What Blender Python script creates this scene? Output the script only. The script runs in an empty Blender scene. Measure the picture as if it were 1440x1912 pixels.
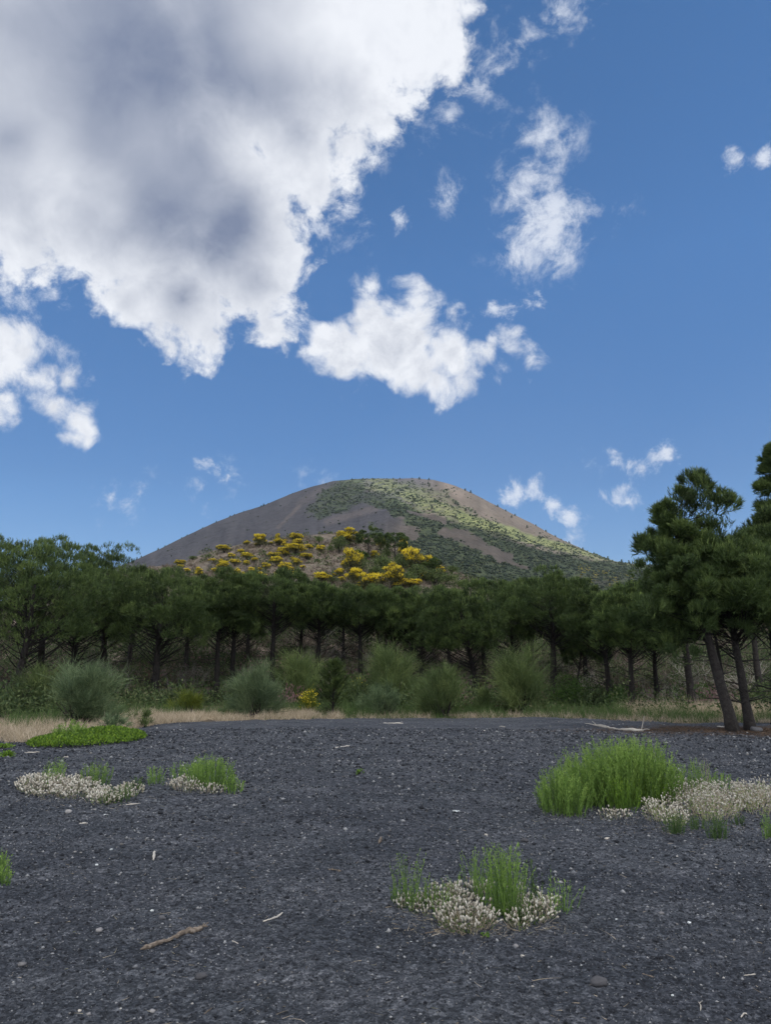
import bpy, math, numpy as np
from math import radians as R
SC = bpy.context.scene
COL = SC.collection
# ------------------------------------------------------------------ camera
CAMH, PITCH, FPX = 1.6, R(12.5), 1381.0
cam = bpy.data.objects.new('camera', bpy.data.cameras.new('camera'))
COL.objects.link(cam); SC.camera = cam
cam.location = (0, 0, CAMH); cam.rotation_euler = (R(90) + PITCH, 0, 0)
cam.data.sensor_fit = 'VERTICAL'; cam.data.sensor_height = 36.0
cam.data.lens = 36.0 * FPX / 1912.0
cam.data.clip_start = 0.05; cam.data.clip_end = 30000
SC.view_settings.view_transform = 'Standard'; SC.view_settings.look = 'None'
SC.view_settings.exposure = 0.0; SC.view_settings.gamma = 1.0
SC.view_settings.use_curve_mapping = False
CP, SP = math.cos(PITCH), math.sin(PITCH)

def raydir(px, py):
    """unit direction seen at photo position px,py (arrays or numbers)"""
    x = (np.asarray(px, float) - 720) / FPX; u = (956 - np.asarray(py, float)) / FPX
    y = CP - u * SP; z = SP + u * CP
    n = np.sqrt(x * x + y * y + z * z)
    return np.stack([x / n, y / n, z / n], -1)

def project(P):
    P = np.asarray(P, float); x = P[..., 0]; y = P[..., 1]; z = P[..., 2] - CAMH
    f = y * CP + z * SP; u = -y * SP + z * CP
    f = np.where(f < 1e-3, 1e-3, f)
    return 720 + FPX * x / f, 956 - FPX * u / f

def azel(px, py):
    d = raydir(px, py)
    return np.arctan2(d[..., 0], d[..., 1]), d[..., 2] / np.hypot(d[..., 0], d[..., 1])

# ------------------------------------------------------------------ world: sky and clouds
SUN_EL, SUN_AZ = R(62), R(140)
SUNV = np.array([math.sin(SUN_AZ) * math.cos(SUN_EL), math.cos(SUN_AZ) * math.cos(SUN_EL), math.sin(SUN_EL)])
W = bpy.data.worlds.new('World'); SC.world = W; W.use_nodes = True
NT = W.node_tree; NT.nodes.clear()

class NB:
    def __init__(s, nt): s.nt = nt
    def n(s, t, **kw):
        o = s.nt.nodes.new(t)
        for k, v in kw.items(): setattr(o, k, v)
        return o
    def put(s, sock, v):
        if isinstance(v, bpy.types.NodeSocket): s.nt.links.new(v, sock)
        elif v is not None: sock.default_value = v
    def m(s, op, a, b=None, c=None, clamp=False):
        o = s.n('ShaderNodeMath', operation=op, use_clamp=clamp)
        s.put(o.inputs[0], a); s.put(o.inputs[1], b); s.put(o.inputs[2], c); return o.outputs[0]
    def v(s, op, a, b=None, scale=None):
        o = s.n('ShaderNodeVectorMath', operation=op)
        s.put(o.inputs[0], a); s.put(o.inputs[1], b)
        if scale is not None: s.put(o.inputs['Scale'], scale)
        return o.outputs['Value'] if op in ('DISTANCE', 'LENGTH', 'DOT_PRODUCT') else o.outputs[0]
    def noise(s, vec, scale, detail=4, rough=0.5, lac=2.0, dist=0.0, out='Fac'):
        o = s.n('ShaderNodeTexNoise'); s.put(o.inputs['Vector'], vec)
        o.inputs['Scale'].default_value = scale; o.inputs['Detail'].default_value = detail
        o.inputs['Roughness'].default_value = rough; o.inputs['Lacunarity'].default_value = lac
        o.inputs['Distortion'].default_value = dist
        return o.outputs[out]
    def vor(s, vec, scale, feature='F1', out='Distance', rnd=1.0):
        o = s.n('ShaderNodeTexVoronoi', feature=feature); s.put(o.inputs['Vector'], vec)
        o.inputs['Scale'].default_value = scale; o.inputs['Randomness'].default_value = rnd
        return o.outputs[out]
    def rng(s, x, a, b, c=0.0, d=1.0, kind='SMOOTHSTEP'):
        o = s.n('ShaderNodeMapRange', interpolation_type=kind)
        s.put(o.inputs[0], x)
        for i, q in zip((1, 2, 3, 4), (a, b, c, d)): s.put(o.inputs[i], q)
        return o.outputs[0]
    def mix(s, f, a, b, mode='MIX'):
        o = s.n('ShaderNodeMix', data_type='RGBA', blend_type=mode)
        s.put(o.inputs[0], f)
        for i, q in ((6, a), (7, b)):
            if isinstance(q, (tuple, list)): q = tuple(q) + (1.0,) * (4 - len(q))
            s.put(o.inputs[i], q)
        return o.outputs[2]
    def attr(s, name, out='Fac'):
        return s.n('ShaderNodeAttribute', attribute_name=name).outputs[out]

wb = NB(NT)
D = wb.n('ShaderNodeTexCoord').outputs['Generated']
D = wb.v('NORMALIZE', D)
def field(blobs, k):
    """smooth union of round cloud cells; each cell sits at its own direction in the sky"""
    f = None
    for px, py, r in blobs:
        c = raydir(px, py); ra = 0.5 * (np.linalg.norm(raydir(px + r, py) - c) + np.linalg.norm(raydir(px, py + r) - c))
        dd = wb.v('DISTANCE', D, tuple(c))
        q = wb.m('SUBTRACT', float(ra), dd)
        f = q if f is None else wb.m('SMOOTH_MAX', f, q, k)
    return f
u = 1 / FPX
BIG = [(-60, 230, 270), (180, 120, 330), (470, 60, 260), (640, 150, 120), (300, 330, 230), (700, 0, 165), (790, 50, 100), (835, 90, 62), (560, 250, 125), (430, 420, 170), (180, 400, 140),
       (340, 560, 115), (320, 640, 50), (240, 570, 60), (390, 625, 48), (480, 520, 100), (500, 600, 52), (540, 500, 44), (595, 350, 58), (60, 440, 95), (630, 270, 50), (700, 190, 50),
       (-250, -200, 500), (200, -500, 620), (-500, 400, 300)]
MID = [(690, 600, 66), (640, 655, 60), (608, 645, 28), (735, 640, 84), (786, 590, 44), (790, 690, 60), (850, 670, 58), (905, 655, 40), (880, 712, 28), (948, 655, 36), (988, 665, 24), (645, 690, 26),
       (690, 548, 20), (-10, 645, 66), (45, 655, 60), (90, 690, 52), (125, 712, 46), (108, 750, 38), (135, 778, 34), (155, 800, 26), (165, 820, 14), (-8, 778, 36)]
WISP = [(1020, 250, 40), (1045, 265, 34), (985, 260, 24), (1000, 340, 52), (960, 365, 40), (1010, 420, 80), (965, 470, 50), (1065, 400, 46), (1040, 465, 50),
        (930, 130, 34), (905, 160, 26), (965, 80, 30), (985, 55, 20), (1040, 22, 38), (1095, 8, 38), (835, 215, 26), (780, 165, 50), (735, 215, 44), (690, 270, 34), (655, 400, 34), (590, 430, 34),
        (840, 362, 30), 
        (1098, 868, 12),
        (428, 886, 18), (378, 905, 16), (390, 937, 14), (206, 930, 20), (248, 930, 16), (272, 908, 12), (592, 890, 14), (1160, 388, 14),
        (30, 560, 40), (100, 545, 30), (570, 600, 22), (1065, 1000, 10)]
PUFF = [(745, 412, 15), (920, 575, 14), (945, 580, 12), (1000, 565, 11), (1368, 302, 10), (1424, 295, 12), (1150, 862, 11), (1170, 873, 15), (1198, 876, 16), (1225, 858, 18), (1248, 846, 18), (1130, 925, 14), (1152, 928, 20), (1172, 938, 13), (950, 932, 10), (968, 922, 14), (992, 912, 13), (1030, 943, 12), (1062, 966, 14), (385, 868, 13), (400, 880, 15), (425, 886, 10), (206, 930, 12), (262, 920, 8), (388, 937, 7)]
Dw = wb.v('ADD', D, wb.v('SCALE', wb.v('SUBTRACT', wb.noise(D, 9, 2, 0.55, out='Color'), (0.5, 0.5, 0.5)), scale=0.055))
nA = wb.m('SUBTRACT', wb.noise(Dw, 11, 5, 0.60), 0.5)
nB = wb.m('SUBTRACT', wb.noise(wb.v('ADD', Dw, (3.1, 1.7, 0.4)), 34, 6, 0.68), 0.5)
vL = wb.m('SUBTRACT', 0.45, wb.vor(Dw, 17, 'F1'))
vF = wb.m('SUBTRACT', 0.45, wb.vor(Dw, 45, 'F1'))
fB = field(BIG, 0.05); fM = field(MID, 0.018); fW = field(WISP, 0.012); fP = field(PUFF, 0.008)
# dense clouds
puff = wb.m('MULTIPLY_ADD', vL, 0.045, wb.m('MULTIPLY', vF, 0.018))
eB = wb.m('ADD', wb.m('MULTIPLY_ADD', nA, 0.085, wb.m('MULTIPLY', fB, 1.25)), wb.m('MULTIPLY_ADD', nB, 0.075, puff))
eM = wb.m('ADD', wb.m('MULTIPLY_ADD', nA, 0.040, wb.m('ADD', fM, 0.006)), wb.m('MULTIPLY_ADD', nB, 0.055, puff))
eD = wb.m('MAXIMUM', eB, eM)
aD = wb.rng(eD, -0.006, 0.026)
eW = wb.m('ADD', wb.m('MULTIPLY_ADD', nA, 0.06, fW), wb.m('MULTIPLY', nB, 0.19))
aW = wb.m('MULTIPLY', wb.rng(eW, -0.012, 0.055), wb.rng(fW, -0.03, 0.03, 0.2, 0.88))
eP = wb.m('ADD', wb.m('MULTIPLY_ADD', nA, 0.02, fP), wb.m('MULTIPLY', nB, 0.075))
aW = wb.m('MAXIMUM', aW, wb.m('MULTIPLY', wb.rng(eP, -0.006, 0.018), 0.85))
# brightness: thin rims let the light through, thick cores are grey
core = wb.rng(wb.m('MULTIPLY_ADD', nA, 0.07, fB), -0.005, 0.12)
Ds = wb.v('ADD', D, wb.v('SCALE', wb.v('SUBTRACT', wb.noise(D, 4.5, 3, 0.5, out='Color'), (0.5, 0.5, 0.5)), scale=0.12))
def glow(lst):
    t = None
    for px, py, r, a in lst:
        g = wb.rng(wb.v('DISTANCE', Ds, tuple(raydir(px, py))), 0.0, float(r / FPX), a, 0.0)
        t = g if t is None else wb.m('ADD', t, g)
    return t
dark = glow([(300, 100, 430, 0.52), (365, 510, 330, 0.62), (400, 540, 160, 0.22), (40, 400, 130, 0.6), (640, 190, 200, 0.28), (10, 250, 60, 0.4), (520, 260, 240, 0.22)])
bright = glow([(600, 70, 170, 0.50), (760, 50, 150, 0.50), (30, 310, 120, 0.40), (280, 290, 120, 0.30), (370, 385, 120, 0.28), (180, 400, 110, 0.22), (20, 180, 120, 0.1)])
nS = wb.m('SUBTRACT', wb.noise(wb.v('ADD', Dw, (7.7, 2.2, 5.1)), 7, 4, 0.5), 0.5)
grey = wb.m('MULTIPLY', core, wb.m('SUBTRACT', wb.m('MULTIPLY_ADD', nS, 0.55, wb.m('ADD', 0.41, dark)), bright), clamp=True)
greyM = wb.m('MULTIPLY', wb.rng(wb.m('MULTIPLY_ADD', nB, 0.10, fM), 0.0, 0.07), wb.m('MULTIPLY_ADD', nS, 0.8, 0.36), clamp=True)
rel = wb.m('SUBTRACT', wb.noise(wb.v('ADD', Dw, (0.006, 0.0, -0.012)), 24, 4, 0.6), wb.noise(Dw, 24, 4, 0.6))
grey = wb.m('ADD', wb.m('MAXIMUM', grey, greyM), wb.m('MULTIPLY', rel, wb.rng(fB, 0.10, 0.0, 0.15, 0.6)), clamp=True)
ccol = wb.mix(grey, (0.90, 0.93, 0.99), (0.215, 0.262, 0.385))
wcol = (0.80, 0.85, 0.95, 1.0)
sky = wb.n('ShaderNodeTexSky', sky_type='NISHITA', sun_disc=False, sun_elevation=SUN_EL, sun_rotation=SUN_AZ,
           altitude=600, air_density=1.0, dust_density=0.6, ozone_density=2.5)
sep = wb.n('ShaderNodeSeparateXYZ'); wb.put(sep.inputs[0], D); sz = sep.outputs[2]
tint = wb.mix(wb.rng(sz, 0.25, 0.50, kind='LINEAR'), (0.69, 0.98, 1.24), (0.84, 1.26, 1.56)); tint = wb.mix(wb.rng(sz, 0.22, 0.0, kind='LINEAR'), tint, (0.66, 0.80, 1.0)); tint = wb.mix(wb.rng(sz, 0.5, 0.74, kind='LINEAR'), tint, (0.73, 1.15, 1.42))
skyc = wb.mix(1.0, wb.v('SCALE', sky.outputs[0], scale=0.10), tint, 'MULTIPLY')
c1 = wb.mix(aW, skyc, wcol); c2 = wb.mix(aD, c1, ccol)
# unseen sky behind and overhead: bright cloud added to light the foreground
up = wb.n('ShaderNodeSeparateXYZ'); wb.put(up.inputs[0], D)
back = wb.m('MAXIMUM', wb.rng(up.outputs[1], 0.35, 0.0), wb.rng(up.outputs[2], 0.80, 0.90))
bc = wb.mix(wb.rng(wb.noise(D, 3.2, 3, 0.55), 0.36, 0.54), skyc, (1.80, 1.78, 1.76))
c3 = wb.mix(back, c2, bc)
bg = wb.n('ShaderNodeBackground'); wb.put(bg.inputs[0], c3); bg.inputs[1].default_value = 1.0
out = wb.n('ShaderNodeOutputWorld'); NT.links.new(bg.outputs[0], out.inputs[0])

sl = bpy.data.lights.new('sun', 'SUN'); sl.energy = 5.0; sl.angle = R(0.5); sl.color = (1.0, 0.95, 0.87)
sun = bpy.data.objects.new('sun', sl); COL.objects.link(sun)
sun.rotation_euler = (R(90) - SUN_EL, 0, math.pi - SUN_AZ)   # light travels along -Z of the lamp
from mathutils import Vector
sun.rotation_euler = Vector(tuple(SUNV)).to_track_quat('Z', 'Y').to_euler()

# ------------------------------------------------------------------ helpers
RS = np.random.RandomState
def hsh(ix, iy, seed):
    n = (ix.astype(np.int64) * 374761393 + iy.astype(np.int64) * 668265263 + seed * 974711) & 0xFFFFFFFF
    n = ((n ^ (n >> 13)) * 1274126177) & 0xFFFFFFFF
    return ((n ^ (n >> 16)) & 0xFFFF) / 65535.0
def vnoise(x, y, seed=0):
    x = np.asarray(x, float); y = np.asarray(y, float)
    ix = np.floor(x); iy = np.floor(y); fx = x - ix; fy = y - iy
    fx = fx * fx * (3 - 2 * fx); fy = fy * fy * (3 - 2 * fy)
    a = hsh(ix, iy, seed); b = hsh(ix + 1, iy, seed); c = hsh(ix, iy + 1, seed); d = hsh(ix + 1, iy + 1, seed)
    return a + (b - a) * fx + (c - a) * fy + (a - b - c + d) * fx * fy
def fbm(x, y, oct=4, seed=0, g=0.5):
    s = 0; a = 1; t = 0
    for i in range(oct):
        s = s + a * vnoise(np.asarray(x) * 2 ** i + 17.3 * i, np.asarray(y) * 2 ** i - 9.1 * i, seed + i); t += a; a *= g
    return s / t
def nrm(v): return v / np.maximum(np.linalg.norm(v, axis=-1, keepdims=True), 1e-9)
def sstep(x, a, b):
    t = np.clip((x - a) / (b - a), 0, 1); return t * t * (3 - 2 * t)

class Geo:
    def __init__(s): s.V = []; s.F = []; s.C = []; s.n = 0
    def add(s, V, F, c=0.5):
        V = np.asarray(V, float).reshape(-1, 3); F = np.asarray(F, np.int64).reshape(-1, 3)
        s.V.append(V); s.F.append(F + s.n); s.n += len(V)
        s.C.append(np.broadcast_to(np.asarray(c, float), (len(V),)).copy())
    def build(s, name, mat, parent=None, smooth=False, extra=None):
        V = np.concatenate(s.V); F = np.concatenate(s.F); C = np.concatenate(s.C)
        me = bpy.data.meshes.new(name)
        me.vertices.add(len(V)); me.vertices.foreach_set('co', V.astype(np.float32).ravel())
        me.loops.add(len(F) * 3); me.loops.foreach_set('vertex_index', F.astype(np.int32).ravel())
        me.polygons.add(len(F)); me.polygons.foreach_set('loop_start', np.arange(0, len(F) * 3, 3, dtype=np.int32))
        me.polygons.foreach_set('loop_total', np.full(len(F), 3, np.int32))
        me.update(calc_edges=True)
        a = me.attributes.new('tint', 'FLOAT', 'POINT'); a.data.foreach_set('value', C.astype(np.float32))
        if extra:
            for k, arr in extra.items():
                a = me.attributes.new(k, 'FLOAT', 'POINT'); a.data.foreach_set('value', np.asarray(arr, np.float32))
        if smooth: me.polygons.foreach_set('use_smooth', np.ones(len(F), bool))
        me.validate()
        me.materials.append(mat)
        o = bpy.data.objects.new(name, me); COL.objects.link(o)
        if parent is not None: o.parent = parent
        return o

def tube(g, P, rad, k=6, c=0.5, jit=0.0, rs=None, cap=True):
    P = np.asarray(P, float); n = len(P); rad = np.broadcast_to(np.asarray(rad, float), (n,))
    T = nrm(np.gradient(P, axis=0)); up = np.array([0.13, 0.97, 0.2]) if abs(T[0, 2]) > 0.7 else np.array([0.1, 0.05, 1.0])
    A = nrm(np.cross(T, up)); B = np.cross(T, A)
    th = np.linspace(0, 2 * np.pi, k, endpoint=False)
    r = rad[:, None] * (1 + (jit * (rs.rand(n, k) - 0.5) if jit else 0))
    V = P[:, None] + r[..., None] * (np.cos(th)[None, :, None] * A[:, None] + np.sin(th)[None, :, None] * B[:, None])
    i = np.arange(n - 1)[:, None]; j = np.arange(k)[None]; j2 = (j + 1) % k
    a = i * k + j; b = i * k + j2; cc = (i + 1) * k + j2; d = (i + 1) * k + j
    F = np.concatenate([np.stack([a, b, cc], -1).reshape(-1, 3), np.stack([a, cc, d], -1).reshape(-1, 3)])
    V = V.reshape(-1, 3)
    if cap:
        m = len(V); V = np.concatenate([V, P[:1], P[-1:]])
        j = np.arange(k); j2 = (j + 1) % k
        F = np.concatenate([F, np.stack([j2, j, np.full(k, m)], -1), np.stack([(n - 1) * k + j, (n - 1) * k + j2, np.full(k, m + 1)], -1)])
    g.add(V, F, c)

def needles(g, c, d, n, L, w, spread, rs, shoot=0.1, col=None):
    """n thin pointed leaves round each shoot (c position, d direction)"""
    N = len(c); d = nrm(d)
    u_ = rs.rand(N, n, 1)
    dd = nrm(d[:, None] + spread * rs.randn(N, n, 3))
    b = c[:, None] + d[:, None] * u_ * shoot
    l = L * (0.7 + 0.6 * rs.rand(N, n, 1))
    s = nrm(np.cross(dd, rs.randn(N, n, 3))) * w * 0.5
    V = np.stack([b - s, b + s, b + dd * l], 2).reshape(-1, 3)
    F = np.arange(len(V)).reshape(-1, 3)
    cc = rs.rand(N) if col is None else col
    g.add(V, F, np.repeat(cc, n * 3))

def ribbons(g, b, d0, L, w, bend, rs, seg=3, col=None, taper=0.1):
    """thin blades starting at b along d0, bending by vector 'bend'"""
    N = len(b); d0 = nrm(d0); L = np.broadcast_to(L, (N,)); w = np.broadcast_to(w, (N,))
    t = np.linspace(0, 1, seg + 1)[None, :, None]
    P = b[:, None] + d0[:, None] * L[:, None, None] * t + bend[:, None] * L[:, None, None] * t ** 2
    s = nrm(np.cross(d0, rs.randn(N, 3)))[:, None] * (w[:, None, None] * 0.5 * (1 - (1 - taper) * t ** 1.5))
    V = np.stack([P - s, P + s], 2)           # N, seg+1, 2, 3
    base = (np.arange(N) * (seg + 1) * 2)[:, None] + (np.arange(seg) * 2)[None]
    F = np.concatenate([np.stack([base, base + 1, base + 3], -1).reshape(-1, 3), np.stack([base, base + 3, base + 2], -1).reshape(-1, 3)])
    cc = rs.rand(N) if col is None else np.broadcast_to(col, (N,))
    g.add(V.reshape(-1, 3), F, np.repeat(cc, (seg + 1) * 2))
    return P

def leaves(g, c, d, L, w, rs, col=None):
    """small flat diamond leaves"""
    N = len(c); d = nrm(d); L = np.broadcast_to(L, (N,))[:, None]; w = np.broadcast_to(w, (N,))[:, None]
    s = nrm(np.cross(d, rs.randn(N, 3))) * w * 0.5
    V = np.stack([c, c + d * L * 0.5 + s, c + d * L, c + d * L * 0.5 - s], 1).reshape(-1, 3)
    b = np.arange(N) * 4
    F = np.concatenate([np.stack([b, b + 1, b + 2], -1), np.stack([b, b + 2, b + 3], -1)])
    cc = rs.rand(N) if col is None else np.broadcast_to(col, (N,))
    g.add(V, F, np.repeat(cc, 4))

def _ico():
    p = (1 + 5 ** .5) / 2
    V = np.array([(-1, p, 0), (1, p, 0), (-1, -p, 0), (1, -p, 0), (0, -1, p), (0, 1, p), (0, -1, -p), (0, 1, -p), (p, 0, -1), (p, 0, 1), (-p, 0, -1), (-p, 0, 1)], float)
    F = np.array([(0, 11, 5), (0, 5, 1), (0, 1, 7), (0, 7, 10), (0, 10, 11), (1, 5, 9), (5, 11, 4), (11, 10, 2), (10, 7, 6), (7, 1, 8), (3, 9, 4), (3, 4, 2), (3, 2, 6), (3, 6, 8), (3, 8, 9), (4, 9, 5), (2, 4, 11), (6, 2, 10), (8, 6, 7), (9, 8, 1)])
    return nrm(V), F
ICOV, ICOF = _ico()
OCTV = np.array([(1, 0, 0), (-1, 0, 0), (0, 1, 0), (0, -1, 0), (0, 0, 1), (0, 0, -1)], float)
OCTF = np.array([(0, 2, 4), (2, 1, 4), (1, 3, 4), (3, 0, 4), (2, 0, 5), (1, 2, 5), (3, 1, 5), (0, 3, 5)])
def blobs(g, c, r, rs, jit=0.35, col=None, base=(ICOV, ICOF), axis=None):
    N = len(c); BV, BF = base; r = np.asarray(r, float)
    if r.ndim == 1: r = np.repeat(r[:, None], 3, 1)
    v = BV[None] * (1 + jit * (rs.rand(N, len(BV), 1) * 2 - 1))
    if axis is not None:   # stretch along axis instead of xyz
        a = nrm(axis); s = nrm(np.cross(a, rs.randn(N, 3))); t = np.cross(a, s)
        V = c[:, None] + v[..., 0:1] * s[:, None] * r[:, None, 0:1] + v[..., 1:2] * t[:, None] * r[:, None, 1:2] + v[..., 2:3] * a[:, None] * r[:, None, 2:3]
    else:
        th = rs.rand(N) * 6.28; C, S = np.cos(th)[:, None], np.sin(th)[:, None]
        q = v * r[:, None]
        V = np.stack([q[..., 0] * C - q[..., 1] * S, q[..., 0] * S + q[..., 1] * C, q[..., 2]], -1) + c[:, None]
    F = (BF[None] + (np.arange(N) * len(BV))[:, None, None]).reshape(-1, 3)
    cc = rs.rand(N) if col is None else np.broadcast_to(col, (N,))
    g.add(V.reshape(-1, 3), F, np.repeat(cc, len(BV)))

def tag(o, label=None, cat=None, group=None, kind=None):
    if label: o['label'] = label
    if cat: o['category'] = cat
    if group: o['group'] = group
    if kind: o['kind'] = kind
    return o
def empty(name, loc, label, cat, group=None, rz=0.0):
    o = bpy.data.objects.new(name, None); COL.objects.link(o)
    o.location = tuple(float(q) for q in loc); o.rotation_euler = (0, 0, rz); o.empty_display_size = 0.2
    return tag(o, label, cat, group)
def copy_tree(o, loc, rz=0.0, sc=1.0, label=None, group=None):
    c = o.copy(); COL.objects.link(c); c.location = tuple(float(q) for q in loc); c.rotation_euler = (0, 0, rz)
    c.scale = (sc, sc, sc) if not isinstance(sc, tuple) else sc
    if label: c['label'] = label
    if group: c['group'] = group
    for ch in list(o.children):
        k = ch.copy(); COL.objects.link(k); k.parent = c
    return c

# ------------------------------------------------------------------ materials
def mat(name, ramp, rough=0.9, trans=0.0, bump=None, objvar=0.15, spec=0.3, tcol=None, noisecol=None):
    """ramp: list of (pos, colour) read from the per-leaf 'tint' value"""
    m = bpy.data.materials.new(name); m.use_nodes = True; nt = m.node_tree; nt.nodes.clear(); b = NB(nt)
    f = b.attr('tint')
    if noisecol:
        tc = b.n('ShaderNodeTexCoord').outputs['Object']
        f = b.m('ADD', f, b.m('MULTIPLY', b.m('SUBTRACT', b.noise(tc, noisecol[0], 5, 0.6), 0.5), noisecol[1]), clamp=True)
    cr = b.n('ShaderNodeValToRGB'); b.put(cr.inputs[0], f)
    while len(cr.color_ramp.elements) < len(ramp): cr.color_ramp.elements.new(0.5)
    for e, (p, c) in zip(cr.color_ramp.elements, ramp): e.position = p; e.color = (*c, 1)
    col = cr.outputs[0]
    if objvar:
        oi = b.n('ShaderNodeObjectInfo').outputs['Random']
        col = b.mix(1.0, col, b.mix(oi, (1 - objvar,) * 3, (1 + objvar,) * 3), 'MULTIPLY')
    pr = b.n('ShaderNodeBsdfPrincipled'); b.put(pr.inputs['Base Color'], col)
    pr.inputs['Roughness'].default_value = rough; pr.inputs['Specular IOR Level'].default_value = spec
    if bump:
        bp = b.n('ShaderNodeBump'); bp.inputs['Strength'].default_value = bump[1]; bp.inputs['Distance'].default_value = bump[2]
        tc = b.n('ShaderNodeTexCoord').outputs['Object']
        b.put(bp.inputs['Height'], b.noise(tc, bump[0], 6, 0.65)); nt.links.new(bp.outputs[0], pr.inputs['Normal'])
    sh = pr.outputs[0]
    if trans:
        tr = b.n('ShaderNodeBsdfTranslucent'); b.put(tr.inputs[0], col)
        mx = b.n('ShaderNodeMixShader'); mx.inputs[0].default_value = trans
        nt.links.new(sh, mx.inputs[1]); nt.links.new(tr.outputs[0], mx.inputs[2]); sh = mx.outputs[0]
    o = b.n('ShaderNodeOutputMaterial'); nt.links.new(sh, o.inputs[0])
    return m
M = {}
M['pine'] = mat('pine_needles', [(0, (.026, .047, .016)), (.5, (.072, .115, .034)), (.8, (.135, .192, .055)), (1, (.22, .29, .08))], 0.6, 0.25)
M['pine_far'] = mat('far_pine_foliage', [(0, (.016, .034, .018)), (1, (.035, .062, .028))], 0.7, 0.15)
M['bark'] = mat('pine_bark', [(0, (.010, .009, .009)), (.5, (.025, .022, .021)), (1, (.072, .064, .060))], 0.95, 0, (14, 0.9, 0.06), noisecol=(9, 0.9))
M['twig'] = mat('grey_deadwood', [(0, (.10, .09, .08)), (1, (.30, .28, .26))], 0.9, 0, None)
M['broom'] = mat('broom_stems', [(0, (.034, .058, .022)), (.6, (.115, .165, .055)), (1, (.25, .31, .11))], 0.7, 0.2)
M['broomblue'] = mat('blue_broom_stems', [(0, (.036, .062, .032)), (.6, (.110, .165, .080)), (1, (.24, .31, .155))], 0.7, 0.2)
M['broomlime'] = mat('lime_broom_stems', [(0, (.07, .10, .015)), (.6, (.15, .19, .025)), (1, (.28, .30, .04))], 0.7, 0.2)
M['yellow'] = mat('yellow_blossom', [(0, (.42, .34, .02)), (.5, (.74, .58, .03)), (1, (.90, .76, .10))], 0.8, 0.25)
M['dullyellow'] = mat('dull_yellow_blossom', [(0, (.16, .15, .03)), (.5, (.28, .24, .04)), (1, (.45, .36, .05))], 0.8, 0.2)
M['olive'] = mat('olive_scrub', [(0, (.05, .06, .025)), (.6, (.11, .12, .05)), (1, (.2, .18, .07))], 0.8, 0.2)
M['leafgreen'] = mat('leafy_green', [(0, (.03, .075, .015)), (.6, (.075, .15, .03)), (1, (.14, .25, .05))], 0.6, 0.3)
M['under'] = mat('undergrowth_leaves', [(0, (.020, .036, .015)), (.5, (.060, .095, .034)), (.8, (.12, .155, .06)), (1, (.20, .17, .11))], 0.8, 0.25)
M['brush'] = mat('dry_brush', [(0, (.045, .036, .031)), (.5, (.12, .093, .078)), (.85, (.25, .20, .165)), (1, (.10, .13, .05))], 0.9, 0.15)
M['pink'] = mat('pink_blossom', [(0, (.22, .11, .13)), (1, (.38, .22, .23))], 0.8, 0.25)
M['drygrass'] = mat('dry_grass', [(0, (.25, .20, .13)), (.5, (.46, .38, .27)), (.85, (.66, .56, .43)), (1, (.20, .22, .09))], 0.9, 0.25)
M['grass'] = mat('green_grass', [(0, (.035, .07, .02)), (.6, (.08, .14, .04)), (1, (.17, .22, .08))], 0.7, 0.3)
M['fresh_or_lit'] = mat('fresh_green_stems', [(0, (.07, .13, .035)), (.6, (.18, .30, .06)), (1, (.34, .48, .11))], 0.6, 0.3)
M['mat'] = mat('bright_green_leaves', [(0, (.06, .12, .02)), (.6, (.15, .27, .03)), (1, (.28, .42, .05))], 0.6, 0.3)
M['fluff'] = mat('dry_flower_heads', [(0, (.34, .30, .24)), (.5, (.58, .54, .46)), (1, (.82, .79, .71))], 0.95, 0.3)
M['wood'] = mat('weathered_wood', [(0, (.05, .042, .035)), (.5, (.15, .12, .095)), (1, (.36, .31, .26))], 0.9, 0, (30, 0.8, 0.01), noisecol=(35, 1.0))
M['pale'] = mat('bleached_wood', [(0, (.34, .31, .27)), (1, (.60, .56, .50))], 0.9, 0, None, noisecol=(25, 0.8))
M['stone'] = mat('lava_stone', [(0, (.045, .045, .05)), (.7, (.12, .12, .13)), (1, (.30, .29, .29))], 0.95, 0, (40, 0.9, 0.01), noisecol=(20, 0.5))
M['white'] = mat('white_scrap', [(0, (.55, .58, .58)), (1, (.72, .76, .76))], 0.5, 0)
M['needlelitter'] = mat('fallen_needles', [(0, (.045, .030, .022)), (.6, (.10, .068, .046)), (1, (.20, .14, .10))], 0.95, 0)
M['scrub'] = mat('slope_scrub', [(0, (.014, .027, .017)), (.5, (.028, .048, .025)), (.9, (.062, .088, .038)), (1, (.13, .13, .06))], 0.85, 0.1)

# ------------------------------------------------------------------ terrain
def table(pts):
    p = np.array(pts, float); a, e = azel(p[:, 0], p[:, 1]); return a, e
A1, E1 = table([(-700, 1230), (-400, 1190), (-150, 1150), (0, 1122), (130, 1100), (235, 1062), (330, 1052), (400, 1030), (480, 1008), (560, 999), (640, 996), (700, 1006), (760, 1022), (820, 1052), (880, 1078), (980, 1102), (1100, 1120), (1300, 1135), (1600, 1150), (2200, 1240)])
A2, E2 = table([(-500, 1215), (-200, 1165), (0, 1127), (120, 1090), (235, 1053), (300, 1024), (340, 1004), (400, 976), (450, 957), (490, 945), (540, 923), (580, 909), (620, 899), (660, 895), (700, 894), (750, 894), (780, 893), (810, 896), (850, 907), (880, 920), (930, 945), (1000, 980), (1050, 1008), (1100, 1030), (1150, 1048), (1200, 1054), (1300, 1058), (1440, 1075), (1700, 1120), (2000, 1190)])
HR0, HR1, MR0, MR1 = 46.0, 118.0, 330.0, 1500.0
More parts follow.
